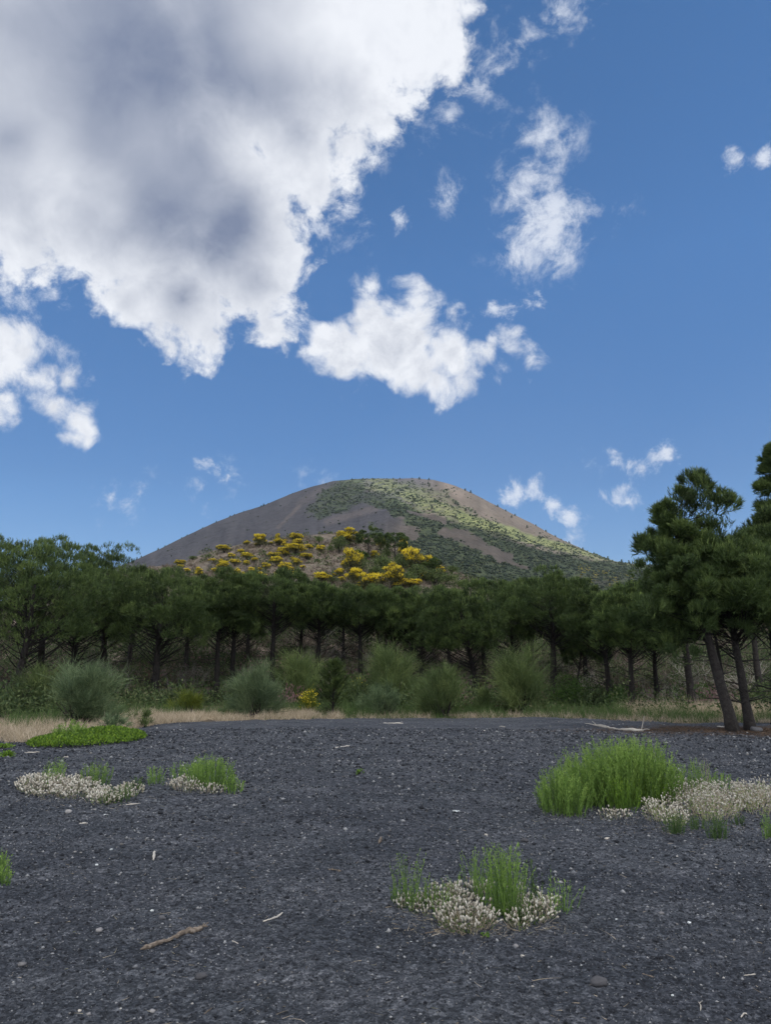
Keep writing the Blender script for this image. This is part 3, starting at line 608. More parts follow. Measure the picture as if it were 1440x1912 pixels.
# ------------------------------------------------------------------ pines
def make_pine(name, base, cx_off, H, crown_r, crown_lo, label, cat='pine tree', group=None, seed=1, dome=1.0, trunk_r=None, nclump=130,
              style='umbrella', bend=0.0, tuft=70, nn=8, back=False, wpx=1.0, mat_='pine', extra=None):
    """base: ground point; cx_off: crown centre offset (x,y); crown between crown_lo*H and H"""
    rs = RS(seed); t = empty(name, base, label, cat, group)
    tr = trunk_r or 0.028 * H
    zc0, zc1 = crown_lo * H, H; ch = zc1 - zc0
    # trunk
    s = np.linspace(0, 1, 14)[:, None]
    top = np.array([cx_off[0], cx_off[1], zc0 + ch * (0.62 if style == 'umbrella' else 0.93)])
    wob = np.stack([np.sin(s[:, 0] * 5 + seed) * .012 * H * s[:, 0], np.cos(s[:, 0] * 4 + seed * 2) * .012 * H * s[:, 0], 0 * s[:, 0]], -1)
    TP = s * top + wob + np.array([bend, 0, 0]) * (s * (1 - s)) * H
    TP[0, 2] = -0.25
    rad = tr * (1 - 0.72 * s[:, 0]) * (1 + 0.45 * np.exp(-s[:, 0] * 30))
    g = Geo(); tube(g, TP, rad, 10, rs.rand(1)[0] * .4 + .3, 0.18, rs)
    def trunk_at(f): return np.array([np.interp(f, s[:, 0], TP[:, k]) for k in range(3)])
    cc = np.array([cx_off[0], cx_off[1], 0.0])
    # clumps of foliage
    if style == 'umbrella':
        n = nclump; d = nrm(rs.randn(n * 3, 3) * np.array([1, 1, .85])); d = d[d[:, 2] > -0.72][:n]
        n = len(d); rad_f = rs.uniform(.48, 1.0, n) ** .55
        zc = zc0 + ch * 0.45
        up = d[:, 2] > 0
        hz = np.where(up, ch * .50 * dome, ch * .42)
        lump = 0.82 + 0.36 * fbm(d[:, 0] * 2 + seed, d[:, 1] * 2 + d[:, 2], 3, seed)
        C = cc + np.stack([d[:, 0] * crown_r * rad_f * lump, d[:, 1] * crown_r * rad_f * lump, zc + d[:, 2] * hz * rad_f * lump], -1)
        C[:, 2] = np.maximum(C[:, 2], zc0 + .05 * ch)
        cr = rs.uniform(.08, .15, n) * (crown_r + ch * .4) * .95
        out = nrm(C - (cc + np.array([0, 0, zc0 + ch * .2]))) + np.array([0, 0, .55])
    else:  # conical pine with layered limbs
        n = nclump; f = rs.rand(n) ** 1.15
        R_ = crown_r * (1 - f) ** .72 * (0.75 + .5 * rs.rand(n)) + .12
        R_ *= np.clip(f * 9 + .55, 0, 1)
        th = rs.rand(n) * 6.283; R_ *= .35 + 1.25 * fbm(f * 9 + seed, np.sin(th) * 1.3 + np.cos(th) * 2, 2, seed); lay = np.sin(f * 30 + th) * .5 + .5
        rr_ = R_ * rs.uniform(.35, 1.0, n) ** .6
        z = zc0 + ch * f + .10 * rr_
        ctr = np.stack([np.interp(z / top[2], s[:, 0], TP[:, 0]), np.interp(z / top[2], s[:, 0], TP[:, 1])], -1)
        C = np.stack([ctr[:, 0] + rr_ * np.cos(th), ctr[:, 1] + rr_ * np.sin(th), z], -1)
        cr = rs.uniform(.055, .10, n) * (crown_r + ch * .3) * (1 - .35 * f)
        if extra is not None: C = np.concatenate([C, extra[:, :3]]); cr = np.concatenate([cr, extra[:, 3]]); th = np.concatenate([th, np.zeros(len(extra))])
        out = np.stack([np.cos(th), np.sin(th), .7 + 0 * th], -1)
    # branches
    hd = np.hypot(C[:, 0] - cc[0], C[:, 1] - cc[1])
    for i in range(len(C)):
        if style == 'umbrella': f0 = np.clip((C[i, 2] - rs.uniform(.2, .75) * (hd[i] + .3) - .2) / top[2], crown_lo * (.86 + .3 * rs.rand()), .97)
        else: f0 = np.clip((C[i, 2] - .45 * hd[i] * rs.rand()) / top[2], crown_lo * .8, .97)
        a = trunk_at(f0); b = C[i]; q = np.linspace(0, 1, 6)[:, None]
        mid = (a + b) / 2 + np.array([0, 0, -.10]) * np.linalg.norm(b - a) + rs.randn(3) * .06 * np.linalg.norm(b - a)
        Pth = (1 - q) ** 2 * a + 2 * q * (1 - q) * mid + q ** 2 * b
        r0 = .20 * tr * (.4 + .6 * rs.rand()) * (1 - .5 * f0)
        tube(g, Pth, r0 * (1 - .8 * q[:, 0]), 5, .3, cap=False)
    if style == 'umbrella':   # dead lower twigs under the crown
        for i in range(16):
            f0 = rs.uniform(crown_lo * .35, crown_lo * 1.1); a = trunk_at(min(f0, .9)); th_ = rs.rand() * 6.28; L = crown_r * rs.uniform(.25, .7)
            b = a + np.array([math.cos(th_) * L, math.sin(th_) * L, L * rs.uniform(.0, .6)]); q = np.linspace(0, 1, 6)[:, None]
            Pth = a + (b - a) * q + np.cumsum(rs.randn(6, 3), 0) * .02 * L
            tube(g, Pth, .022 * (1 - .8 * q[:, 0]) + .003, 4, .6, cap=False)
    g.build('trunk', M['bark'], t, smooth=True)
    # foliage
    g = Geo(); n = len(C)
    nsub = 7; sd_ = nrm(rs.randn(n, nsub, 3) + out[:, None] * .75); si = rs.randint(0, nsub, (n, tuft)); ii = np.arange(n)[:, None]
    d = nrm(sd_[ii, si] + .30 * rs.randn(n, tuft, 3))
    rad2 = rs.uniform(.55, 1, (n, tuft, 1)) ** .6
    p = C[:, None] + d * rad2 * cr[:, None, None] * np.array([1.2, 1.2, .9])
    dd = d * .55 + np.array([0, 0, .75]) + .25 * rs.randn(n, tuft, 3)
    tc = np.clip(rs.rand(n, 1) * .30 + rs.rand(n, nsub)[ii, si] * .55 + rs.rand(n, tuft) * .25 - .12, 0, .92)
    sc_ = wpx * (H / 8.0)
    big = wpx < 1; needles(g, p.reshape(-1, 3), dd.reshape(-1, 3), nn, .15 if big else .16, .024 * wpx, .42, rs, .20 if big else .16, tc.ravel())
    # upright young shoots on the top
    m = (rs.rand(n * tuft) < .30) & (p[..., 2].ravel() > zc0 + ch * (.50 + .35 * rs.rand(n * tuft))) & ((p - C[:, None])[..., 2] > .2 * cr[:, None]).ravel(); pt = p.reshape(-1, 3)[m]
    needles(g, pt, np.array([0, 0, 1.]) + .16 * rs.randn(len(pt), 3), 12, .11, .022 * wpx, .25, rs, .28, np.clip(.70 + .30 * rs.rand(len(pt)), 0, 1))
    g.build('crown', M[mat_], t)
    return t

GW, GR = 'pines along the edge of the wood', 'large pines by the right edge'
def place_pine(px, pyb, pyt, hw, pylo, label, seed, off=0, depth=None, group=GW, name='umbrella_pine', **kw):
    if group != GR: pylo += 14 + 46 * RS(seed).rand(); pyt += 7 - 15 * (px < 240)
    """trunk foot column px / row pyb; crown top row pyt; half width hw; crown underside row pylo"""
    B = gp(px, pyb) if depth is None else at(px, depth)
    D_ = math.hypot(B[0], B[1]); H = height_at(px, pyt, B); lo = height_at(px, pylo, B) / H
    k = D_ / FPX
    return make_pine(name, B, (off * k, RS(seed).uniform(-.5, .5)), H, hw * k, lo, label, seed=seed, group=group, **kw)
PN = [  # px, base row, top row, half width, underside row, offset, label, depth, kwargs
    (22, 1322, 1000, 105, 1205, 20, 'tall umbrella pine at the left edge of the picture behind the far broom bush', None, {}),
    (128, 1308, 1028, 100, 1190, 5, 'umbrella pine with wide low branches second from the left edge', None, {}),
    (285, 1316, 1060, 92, 1180, 5, 'prominent umbrella pine with bare fanned lower branches left of the small lime bush', None, {'trunk_r': .26}),
    (403, 1310, 1064, 62, 1165, 0, 'slim pine with straight trunk just right of the lime bush', None, {}),
    (433, 1303, 1070, 50, 1185, 0, 'thin pine close beside the straight one right of the lime bush', None, {}),
    (508, 1306, 1058, 78, 1150, -3, 'full round pine rising behind the blue green broom', None, {}),
    (590, 1298, 1084, 62, 1170, 5, 'pine with a crown half hidden behind its rounder neighbour above the sapling', None, {}),
    (672, 1300, 1090, 66, 1160, 0, 'pine with slim dark trunk between the sapling and the tall round broom', None, {}),
    (735, 1298, 1092, 56, 1175, 4, 'pine standing right behind the tall middle broom', None, {}),
    (786, 1300, 1088, 74, 1190, 6, 'broad pine with a low dark crown left of the leaning one', None, {}),
    (898, 1317, 1092, 72, 1215, -36, 'leaning pine with a low drooping crown and curved trunk', None, {'bend': .05}),
    (962, 1302, 1078, 70, 1180, -5, 'pine rising behind the feathery tall broom', None, {}),
    (1036, 1314, 1064, 82, 1155, 2, 'tallest pine right of the centre with a straight trunk and yellow seen through its crown', None, {'trunk_r': .24}),
    (1073, 1312, 1130, 46, 1205, 28, 'slender pine leaning right beside the tall straight one', None, {'trunk_r': .10, 'bend': -.02}),
    (1140, 1320, 1092, 64, 1195, -8, 'dark pine left of the last trunk before the clearing', None, {}),
    (1181, 1326, 1086, 62, 1215, 6, 'pine at the left rim of the clearing with bare grey lower twigs', None, {}),
    (1226, 1310, 1108, 58, 1200, 0, 'pine half hidden behind the left side of the big conical pine', 46, {}),
]
for i, (px, pb, pt, hw, lo, off, lab, dep, kw) in enumerate(PN):
    place_pine(px, pb, pt, hw, lo, lab, 100 + i, off, dep, **kw)
BACK = [(-40, 50, 990, 95, 1200, 'pine cut by the left edge behind the taller one'), (72, 52, 1012, 80, 1180, 'back row pine filling the gap between the two leftmost trees'),
        (190, 50, 1030, 70, 1180, 'back row pine with flat crown left of the prominent fanned one'), (238, 54, 1072, 60, 1170, 'low back row pine below the left foot of the volcano'),
        (345, 53, 1064, 65, 1150, 'back row pine between the fanned pine and the slim one'), (460, 54, 1068, 60, 1160, 'back row pine left of the full round one'),
        (560, 55, 1086, 62, 1165, 'back row pine right of the full round one'), (640, 54, 1092, 62, 1165, 'back row pine above the sapling'),
        (705, 55, 1094, 60, 1170, 'back row pine above the middle broom'), (840, 54, 1088, 72, 1185, 'back row pine above the leaning trunk'), (905, 55, 1080, 64, 1175, 'back row pine left of the feathery broom'),
        (995, 55, 1070, 62, 1160, 'back row pine crowding the tallest one from the left'), (1095, 53, 1096, 62, 1180, 'back row pine between the tallest one and the dark one'), (-130, 48, 985, 110, 1200, 'pine beyond the left edge'),
        (770, 57, 1098, 60, 1190, 'back row pine behind the broad low crowned one')]
for i, (px, dep, pt, hw, lo, lab) in enumerate(BACK):
    place_pine(px, 0, pt, hw, lo, lab, 200 + i, 0, dep, nclump=80, tuft=60, group='pines of the back row')
# big pines on the right
def clumps_at(px, pyb, L):
    B = gp(px, pyb); k = math.hypot(B[0], B[1]); o = []
    for i, (a, b_, r) in enumerate(L):
        d = raydir(a, b_); s = k / math.hypot(d[0], d[1]) * RS(i + 5).uniform(.965, 1.035); Q = np.array([0, 0, CAMH]) + d * s - B; o.append([*Q, r / FPX * k])
    return np.array(o)
EX = clumps_at(1371, 1366, [(1196, 1020, 11), (1205, 1034, 12), (1222, 1030, 12), (1212, 1006, 9), (1238, 1040, 16), (1232, 968, 12), (1242, 978, 12), (1248, 958, 10), (1260, 1000, 20), (1266, 928, 11), (1276, 934, 14), (1290, 900, 11), (1302, 898, 11), (1296, 912, 14), (1310, 915, 14),
    (1348, 934, 13), (1362, 944, 12), (1335, 950, 16), (1318, 940, 18), (1300, 950, 20), (1280, 965, 22), (1250, 1050, 24), (1270, 1090, 28), (1235, 1085, 22), (1222, 1120, 24), (1245, 1150, 26), (1225, 1165, 22), (1262, 1185, 28), (1250, 1215, 20), (1275, 1225, 18), (1290, 1150, 30), (1310, 1190, 26), (1330, 1060, 28), (1345, 1120, 30), (1300, 1020, 26), (1325, 990, 22)])
place_pine(1371, 1366, 940, 92, 1195, 'big conical pine with leaning thick trunk at the edge of the needle litter', 400, -72, None, GR, 'conical_pine', style='cone', nclump=80, tuft=80, nn=11, trunk_r=.165, bend=.035, wpx=.85, extra=EX)
place_pine(1403, 1365, 985, 94, 1208, 'leaning thick trunked pine just right of the big conical one', 401, -20, None, GR, 'umbrella_pine', nclump=145, tuft=80, nn=11, trunk_r=.155, bend=.03, wpx=.85)
place_pine(1362, 1352, 1010, 60, 1190, 'thin leaning pine behind the two thick leaning trunks', 402, -30, None, GR, 'umbrella_pine', nclump=60, tuft=70, nn=9, trunk_r=.085, bend=.03, wpx=.85)
place_pine(1450, 1352, 960, 70, 1225, 'pine with trunk right on the picture edge', 403, 10, None, GR, 'umbrella_pine', nclump=130, tuft=80, nn=11, trunk_r=.15, wpx=.85)
place_pine(1508, 1352, 830, 50, 1120, 'tallest slender pine whose tip shows at the right picture edge', 404, 4, None, GR, 'conical_pine', style='cone', nclump=130, tuft=80, nn=10, trunk_r=.16, wpx=.85)
place_pine(1290, 1330, 1030, 70, 1205, 'darker pine filling behind the conical one', 405, 0, 40, GR, 'umbrella_pine', nclump=90, tuft=70, nn=9)
place_pine(1420, 1330, 1040, 80, 1180, 'back pine seen between the large trunks of the right group', 406, 0, 44, GR, 'umbrella_pine', nclump=80, tuft=60, nn=9)

# ------------------------------------------------------------------ broom and other shrubs
def make_broom(P, w, h, label, m, seed, n=1500, group=None, flower=0.0, name='broom_bush', wid=.011, droop=.28, cat='shrub', round_=1.0):
    rs = RS(seed); t = empty(name, P, label, cat, group)
    g = Geo(); k = max(10, int(w * 10)); tips = []
    for i in range(k):
        th = rs.rand() * 6.28; sp = rs.rand() ** .6
        b = np.array([rs.randn() * .06 * w, rs.randn() * .06 * w, -.05]); e = np.array([math.cos(th) * sp * w * .33, math.sin(th) * sp * w * .33, h * (.62 - .28 * sp)])
        q = np.linspace(0, 1, 5)[:, None]; Pth = b + (e - b) * q + np.array([math.cos(th), math.sin(th), 0]) * .1 * w * q * (1 - q)
        tube(g, Pth, .02 * (h / 1.8) * (1 - .75 * q[:, 0]) + .003, 5, rs.rand(), cap=False); tips.append(Pth)
    g.build('stems', M['bark'], t)
    tips = np.array(tips)
    g = Geo(); ns = 26; th = rs.rand(ns) * 6.28; el = rs.rand(ns) ** .7     # sprays spread over the outline, leaving gaps
    lump = rs.uniform(.45, 1.1, ns); sc = np.stack([np.cos(th) * np.cos(el * 1.45) * w * .46, np.sin(th) * np.cos(el * 1.45) * w * .42, h * (.12 + .62 * np.sin(el * 1.45))], -1) * lump[:, None]
    for q_ in range(ns):
        bq = tips[rs.randint(0, k), rs.randint(1, 4)]; qq = np.linspace(0, 1, 4)[:, None]
        tube(g, bq * (1 - qq) + sc[q_] * qq, .012 * (h / 1.8) * (1 - .6 * qq[:, 0]), 4, .2, cap=False)
    i = rs.randint(0, ns, n); up = nrm(sc * np.array([1.0, 1.0, .35]) + np.array([0, 0, .55 * h]))
    b = sc[i] + rs.randn(n, 3) * .05 * h - up[i] * .10 * h * rs.rand(n, 1)
    d = nrm(up[i] + rs.randn(n, 3) * .38)
    L = h * rs.uniform(.12, .38, n) * rs.uniform(.8, 1.2, ns)[i]
    bend = np.stack([d[:, 0] * .2, d[:, 1] * .2, -droop * rs.rand(n)], -1)
    tc = np.clip(rs.rand(n) * .45 + .55 * rs.rand(ns)[i], 0, 1)
    PP = ribbons(g, b, d, L, wid * rs.uniform(.8, 1.5, n), bend, rs, 4, tc, .3)
    for lv in range(2):
        j = rs.randint(1, 4, n); b2 = PP[np.arange(n), j]; d2 = nrm(d + rs.randn(n, 3) * .45 + np.array([0, 0, .15]))
        P2 = ribbons(g, b2, d2, L * rs.uniform(.3, .6, n), wid, bend * .7, rs, 2, np.clip(tc + .12, 0, 1))
    g.build('foliage', M[m], t)
    if flower > 0:
        g = Geo(); nf = int(n * flower); j = rs.randint(0, n, nf); q = PP[j, rs.randint(2, 5, nf)] + rs.randn(nf, 3) * .03
        top = q[:, 2] > h * rs.uniform(.2, .7, nf); q = q[top]
        leaves(g, q, rs.randn(len(q), 3), .06 * (1 + wid * 8), .05 * (1 + wid * 8), rs)
        if len(q): g.build('blossom', M['yellow'], t)
    return t
def broom_px(px, pyb, pyt, wpx, label, m, seed, **kw):
    P = gp(px, pyb); D_ = math.hypot(P[0], P[1])
    return make_broom(P, wpx / FPX * D_, height_at(px, pyt, P) * 1.06, label, m, seed, **kw)
broom_px(62, 1332, 1240, 92, 'pale green broom bush behind and left of the big one by the dry grass', 'broom', 501, n=1900)
broom_px(152, 1358, 1236, 140, 'big feathery broom bush with dark bare stems by the bright green mat', 'broomblue', 502, n=3600, wid=.010)
broom_px(348, 1333, 1286, 60, 'small round lime green bush on the dry grass', 'broomlime', 503, n=1300, droop=.05)
broom_px(478, 1340, 1238, 92, 'blue green broom bush at the gravel edge right of the lime bush', 'broomblue', 504, n=2600)
broom_px(440, 1338, 1300, 50, 'low blue green broom bush at the foot of the larger one', 'broomblue', 505, n=800)
broom_px(556, 1318, 1222, 96, 'mid green broom bush behind the small yellow flowered one', 'broom', 506, n=2300)
broom_px(576, 1334, 1290, 36, 'small yellow flowered bush at the gravel edge', 'broomlime', 507, n=600, flower=.7, droop=.05)
broom_px(730, 1324, 1212, 100, 'tall round broom bush in the middle of the gravel edge', 'broom', 508, n=2900)
broom_px(715, 1337, 1275, 84, 'low broom bush in front of the tall round one', 'broomblue', 509, n=1500)
broom_px(826, 1338, 1240, 92, 'broom bush with drooping tips left of the leaning pine', 'broom', 510, n=2500)
broom_px(980, 1332, 1194, 80, 'tallest feathery broom right of the leaning pine', 'broom', 511, n=3300, droop=.4)
broom_px(905, 1330, 1285, 60, 'low dull broom bush between the leaning pine and the tallest broom', 'broom', 512, n=900)
broom_px(662, 1322, 1256, 60, 'soft green broom bush close right of the pine sapling', 'broom', 513, n=1200, flower=.05)
broom_px(252, 1350, 1328, 44, 'sprawling dark broom tuft right of the big feathery bush', 'broom', 514, n=500)
broom_px(271, 1358, 1325, 26, 'upright dark tuft on the dry grass near the gravel', 'broom', 515, n=350, droop=.05)
broom_px(207, 1366, 1332, 60, 'low grey green tuft behind the bright green mat', 'broomblue', 516, n=700)
broom_px(426, 1342, 1322, 34, 'small spiky green tuft on the dry grass strip', 'broom', 517, n=300, droop=.05)

def make_leafy(P, w, h, label, m, seed, n=2500, leaf=.10, name='leafy_bush', group=None, cat='shrub', flat=False):
    rs = RS(seed); t = empty(name, P, label, cat, group)
    g = Geo()
    for i in range(9):
        th = rs.rand() * 6.28; e = np.array([math.cos(th) * w * .35, math.sin(th) * w * .35, h * rs.uniform(.5, .85)]); q = np.linspace(0, 1, 4)[:, None]
        tube(g, e * q + np.array([0, 0, -.03]), .015 * (1 - .7 * q[:, 0]), 4, .4, cap=False)
    g.build('stems', M['bark'], t)
    g = Geo(); nc = 26; d = nrm(rs.randn(nc, 3)); d[:, 2] = np.abs(d[:, 2]); c = d * np.array([w / 2, w / 2, h * .85]) * rs.uniform(.3, .82, (nc, 1)) + np.array([0, 0, h * .06])
    i = rs.randint(0, nc, n); dd = nrm(rs.randn(n, 3)); q = c[i] + dd * np.array([w, w, h]) * rs.uniform(.1, .2, (n, 1)); q[:, 2] = np.abs(q[:, 2])
    leaves(g, q, dd + np.array([0, 0, .3]), leaf * rs.uniform(.6, 1.3, n), leaf * .55, rs, np.clip(rs.rand(n) * .6 + .4 * rs.rand(nc)[i], 0, 1))
    g.build('foliage', M[m], t); return t
def leafy_px(px, pyb, pyt, wpx, label, m, seed, **kw):
    P = gp(px, pyb); D_ = math.hypot(P[0], P[1]); return make_leafy(P, wpx / FPX * D_, max(.1, height_at(px, pyt, P)), label, m, seed, **kw)
leafy_px(1160, 1322, 1268, 46, 'bright leafy bush between the last two pine trunks', 'leafgreen', 530, n=1800)
leafy_px(1075, 1318, 1245, 95, 'dark leafy bush under the slender leaning pine', 'leafgreen', 531, n=3500)
leafy_px(1115, 1320, 1272, 60, 'dark leafy bush left of the bright one between the trunks', 'under', 532, n=1800)
leafy_px(1300, 1318, 1262, 50, 'light green leafy bush in the clearing behind the thick trunks', 'leafgreen', 533, n=1500)
leafy_px(1272, 1316, 1268, 44, 'leafy bush left in the clearing beside the dead shrub', 'leafgreen', 534, n=1300)
leafy_px(1420, 1325, 1262, 70, 'green bush behind the trunks at the right edge', 'broom', 535, n=1800)
leafy_px(250, 1318, 1280, 60, 'dark bush left of the prominent fanned pine', 'under', 536, n=1500)
leafy_px(300, 1322, 1275, 70, 'dark bush right of the foot of the prominent fanned pine', 'under', 537, n=1700)
leafy_px(620, 1336, 1300, 60, 'low dark bush under the pine sapling', 'broom', 538, n=1200, leaf=.07)

def make_sapling(P, w, h, label, seed):
    rs = RS(seed); t = empty('pine_sapling', P, label, 'pine sapling'); g = Geo(); pts = []; dr = []
    tube(g, np.array([(0, 0, -.1), (.03, 0, h * .5), (0, 0, h * .97)]), [.045, .03, .008], 6, .5)
    for z in np.linspace(.18, .97, 15):
        for k in range(7):
            th = rs.rand() * 6.28; L = w * .55 * (1.05 - z) ** .7 * rs.uniform(.6, 1.1); q = np.linspace(0, 1, 5)[:, None]
            a = np.array([0, 0, z * h]); e = a + np.array([math.cos(th) * L, math.sin(th) * L, L * .75]); Pt = a + (e - a) * q + np.array([0, 0, .15 * L]) * q ** 2
            tube(g, Pt, .012 * (1 - .7 * q[:, 0]), 4, .4, cap=False)
            for f in np.linspace(.25, 1, 8): pts.append(a + (e - a) * f + np.array([0, 0, .15 * L * f * f])); dr.append(e - a + np.array([0, 0, .4 * L]))
    g.build('trunk', M['bark'], t)
    g = Geo(); needles(g, np.array(pts), np.array(dr), 16, .17, .012, .42, rs, .1); g.build('crown', M['pine'], t); return t
P = gp(621, 1338); make_sapling(P, 72 / FPX * P[1], height_at(621, 1238, P), 'young pointed pine sapling at the gravel edge among the broom bushes', 540)

# ---- bare dead shrubs
def make_dead(P, w, h, label, seed, m='twig', group='bare grey shrubs in the wood', levels=3, r0=.03):
    rs = RS(seed); g = Geo()
    def grow(p, d, L, r, lv):
        q = np.linspace(0, 1, 6)[:, None]; wv = np.cumsum(rs.randn(6, 3), 0) * .05 * L; wv[0] = 0
        Pt = p + d * L * q + wv; tube(g, Pt, r * (1 - .6 * q[:, 0]), 5, rs.rand(), cap=False)
        if lv <= 0: return
        for k in range(rs.randint(3, 6)):
            f = rs.uniform(.3, 1); i = int(f * 5); dd = nrm(d + rs.randn(3) * .62 + np.array([0, 0, .12])); grow(Pt[i], dd, L * rs.uniform(.45, .75), r * .5, lv - 1)
    for k in range(5):
        d = nrm(np.array([rs.randn() * w / h * .8, rs.randn() * .4, 1.0])); grow(np.array([rs.randn() * .05, 0, -.05]), d, h * rs.uniform(.4, .65), r0 * rs.uniform(.5, 1), levels)
    o = g.build('dead_shrub', M[m]); o.location = tuple(P); return tag(o, label, 'dead shrub', group)
for i, (px, dep, pyt, w, lab) in enumerate([
    (215, 47, 1205, 70, 'bare dark shrub left of the prominent fanned pine'), (330, 48, 1200, 80, 'bare shrub behind the lime bush'), (365, 49, 1215, 60, 'bare shrub left of the slim straight pine'),
    (560, 50, 1150, 90, 'tall bare shrub showing between pine crowns above the yellow flowered bush'), (85, 47, 1215, 70, 'bare brown shrub among the left pines'), (470, 49, 1215, 60, 'bare shrub left of the blue green broom top'),
    (1240, 42, 1270, 60, 'pale crooked dead shrub at the left of the clearing'), (1270, 48, 1215, 70, 'grey bare shrub hanging over the clearing'), (1310, 50, 1190, 90, 'large pale bare shrub behind the thin leaning trunk'),
    (1215, 46, 1225, 80, 'grey bare twigs behind the last pine of the row'), (1390, 50, 1195, 80, 'pale bare shrub seen right of the thick trunks'), (1010, 50, 1190, 70, 'grey bare shrub beside the tallest pine'),
    (1100, 50, 1205, 70, 'pale twigs between the tallest pine and the dark one'), (880, 50, 1240, 50, 'bare twigs by the leaning trunk'), (1285, 42, 1262, 46, 'small curved dead shrub left of the thin leaning trunk'), (10, 46, 1230, 60, 'bare brown shrub at the left picture edge'),
    (150, 49, 1200, 80, 'bare tangle between the two leftmost pine trunks'), (690, 52, 1190, 70, 'bare shrub behind the slim dark trunk'), (770, 52, 1200, 60, 'bare shrub behind the broad low pine')]):
    P = at(px, dep); make_dead(P, w / FPX * dep, height_at(px, pyt, P), lab, 600 + i, 'pale' if 'pale' in lab else 'twig', levels=3, r0=.028)

# ------------------------------------------------------------------ undergrowth, dry grass and fringe (uncountable)
def sample_px(poly_fn, n, rs, x0, x1, y0, y1, f=None):
    """points on the terrain, spread evenly over a patch of it"""
    px = rs.uniform(x0, x1, n); py = rs.uniform(y0, y1, n); k = poly_fn(px, py); px, py = px[k], py[k]
    a, e = azel(px, py); r = -CAMH / np.minimum(e, -1e-3); x, y = r * np.sin(a), r * np.cos(a)
    return np.stack([x, y, surf_z(x, y)], -1)
def annulus(n, rs, x0, x1, r0, r1):
    a0, a1 = azel(x0, 1270.)[0], azel(x1, 1270.)[0]; a = rs.uniform(a0, a1, n); r = rs.uniform(r0, r1, n)
    x, y = r * np.sin(a), r * np.cos(a); return np.stack([x, y, surf_z(x, y)], -1), r, a
rs = RS(700)
# dark leafy undergrowth on the forest floor
P, r, a = annulus(4400, rs, -250, 1650, 33, 74)
er = np.interp(a, EA, ER); nz = fbm(P[:, 0] / 3, P[:, 1] / 3, 3, 90); k = (r > er + .9) & (nz > np.where(r > er + 4, .42, .50)) & ((a > azel(640, 1270.)[0]) | (r > er + 10)); P = P[k]; nearf = (r < er + 4)[k]
clr = (project(P)[0] > 1195) & (np.hypot(P[:, 0], P[:, 1]) < 52); k = ~clr | (rs.rand(len(P)) < .25); P = P[k]; nearf = nearf[k]
g = Geo(); n = len(P); hh = rs.uniform(.35, 1.0, n) * (.6 + 1.3 * fbm(P[:, 0] / 2.2, P[:, 1] / 2.2, 2, 95)) * np.where(nearf, .55, 1.35)
for k in range(75):
    d = nrm(rs.randn(n, 3)); d[:, 2] = np.abs(d[:, 2]); q = P + d * np.stack([hh * .8, hh * .8, hh], -1) * rs.uniform(.3, 1, (n, 1))
    leaves(g, q, d + rs.randn(n, 3) * .6, rs.uniform(.10, .24, n), .08, rs, np.clip(rs.rand(n) * .7 + .5 * fbm(P[:, 0] / 4, P[:, 1] / 4, 2, 97) - .12, 0, 1))
tag(g.build('undergrowth', M['under']), 'dark leafy undergrowth on the floor of the pine wood', 'undergrowth', kind='stuff')
# dry brownish brush behind
P, r, a = annulus(2600, rs, -250, 1650, 50, 84)
g = Geo(); n = len(P); hh = rs.uniform(.4, 1.5, n)
for k in range(34):
    d = nrm(rs.randn(n, 3) * np.array([.6, .6, 1])); d[:, 2] = np.abs(d[:, 2]); ribbons(g, P + d * hh[:, None] * .25 * rs.rand(n, 1), d, hh * rs.uniform(.4, 1, n), .035, rs.randn(n, 3) * .15, rs, 2)
tag(g.build('dry_brush', M['brush']), 'brown dry brush on the rising ground behind the pines', 'brush', kind='stuff')
g = Geo()
for px, dep, sp, m_ in [(290, 52, 30, 120), (515, 52, 40, 200), (870, 47, 30, 110), (680, 50, 40, 130), (1290, 46, 30, 110), (410, 55, 60, 120), (545, 40, 22, 90), (950, 46, 40, 220), (1195, 47, 30, 200), (862, 37, 14, 90), (120, 52, 40, 150), (1000, 46, 20, 100), (1330, 44, 20, 160), (790, 38.5, 26, 140)]:
    c = at(px, dep); q = c + np.stack([rs.randn(m_) * sp / FPX * dep * .8, rs.randn(m_) * .8, np.abs(rs.randn(m_)) * .35 + .25], -1)
    for k in range(3): leaves(g, q + rs.randn(m_, 3) * .04, np.array([0, 0, 1.]) + rs.randn(m_, 3) * .3, .14, .05, rs)
tag(g.build('pink_wildflowers', M['pink']), 'dusty pink wildflowers scattered among the undergrowth', 'wildflowers', kind='stuff')
# low green fringe along the far rim of the gravel
def fringe(name, x0, x1, band, n, h, m, label, seed, cat='grass', wid=.014, lean=.35):
    rs = RS(seed); a = rs.uniform(azel(x0, 1270.)[0], azel(x1, 1270.)[0], n); r = np.interp(a, EA, ER) + band[0] + (band[1] - band[0]) * rs.rand(n)
    nz = fbm(a * 60, r / 1.5, 3, seed); k = nz > (.46 if m == 'grass' else .36); a, r, nz = a[k], r[k], nz[k]; n = len(a)
    x, y = r * np.sin(a), r * np.cos(a); P = np.stack([x, y, surf_z(x, y) - .02], -1); g = Geo()
    L = rs.uniform(h[0], h[1], n) * (.4 + 1.3 * nz); d = np.array([0, 0, 1.]) + rs.randn(n, 3) * lean
    ribbons(g, P, d, L, wid * rs.uniform(.7, 1.4, n), rs.randn(n, 3) * .2 - np.array([0, 0, .1]), rs, 2, np.clip(rs.rand(n) * .7 + .3 * nz, 0, 1))
    return tag(g.build(name, M[m]), label, cat, kind='stuff')
fringe('tall_grass', 640, 1560, (.5, 5.0), 20000, (.15, .55), 'grass', 'dark green tall grass along the far rim of the gravel', 701)
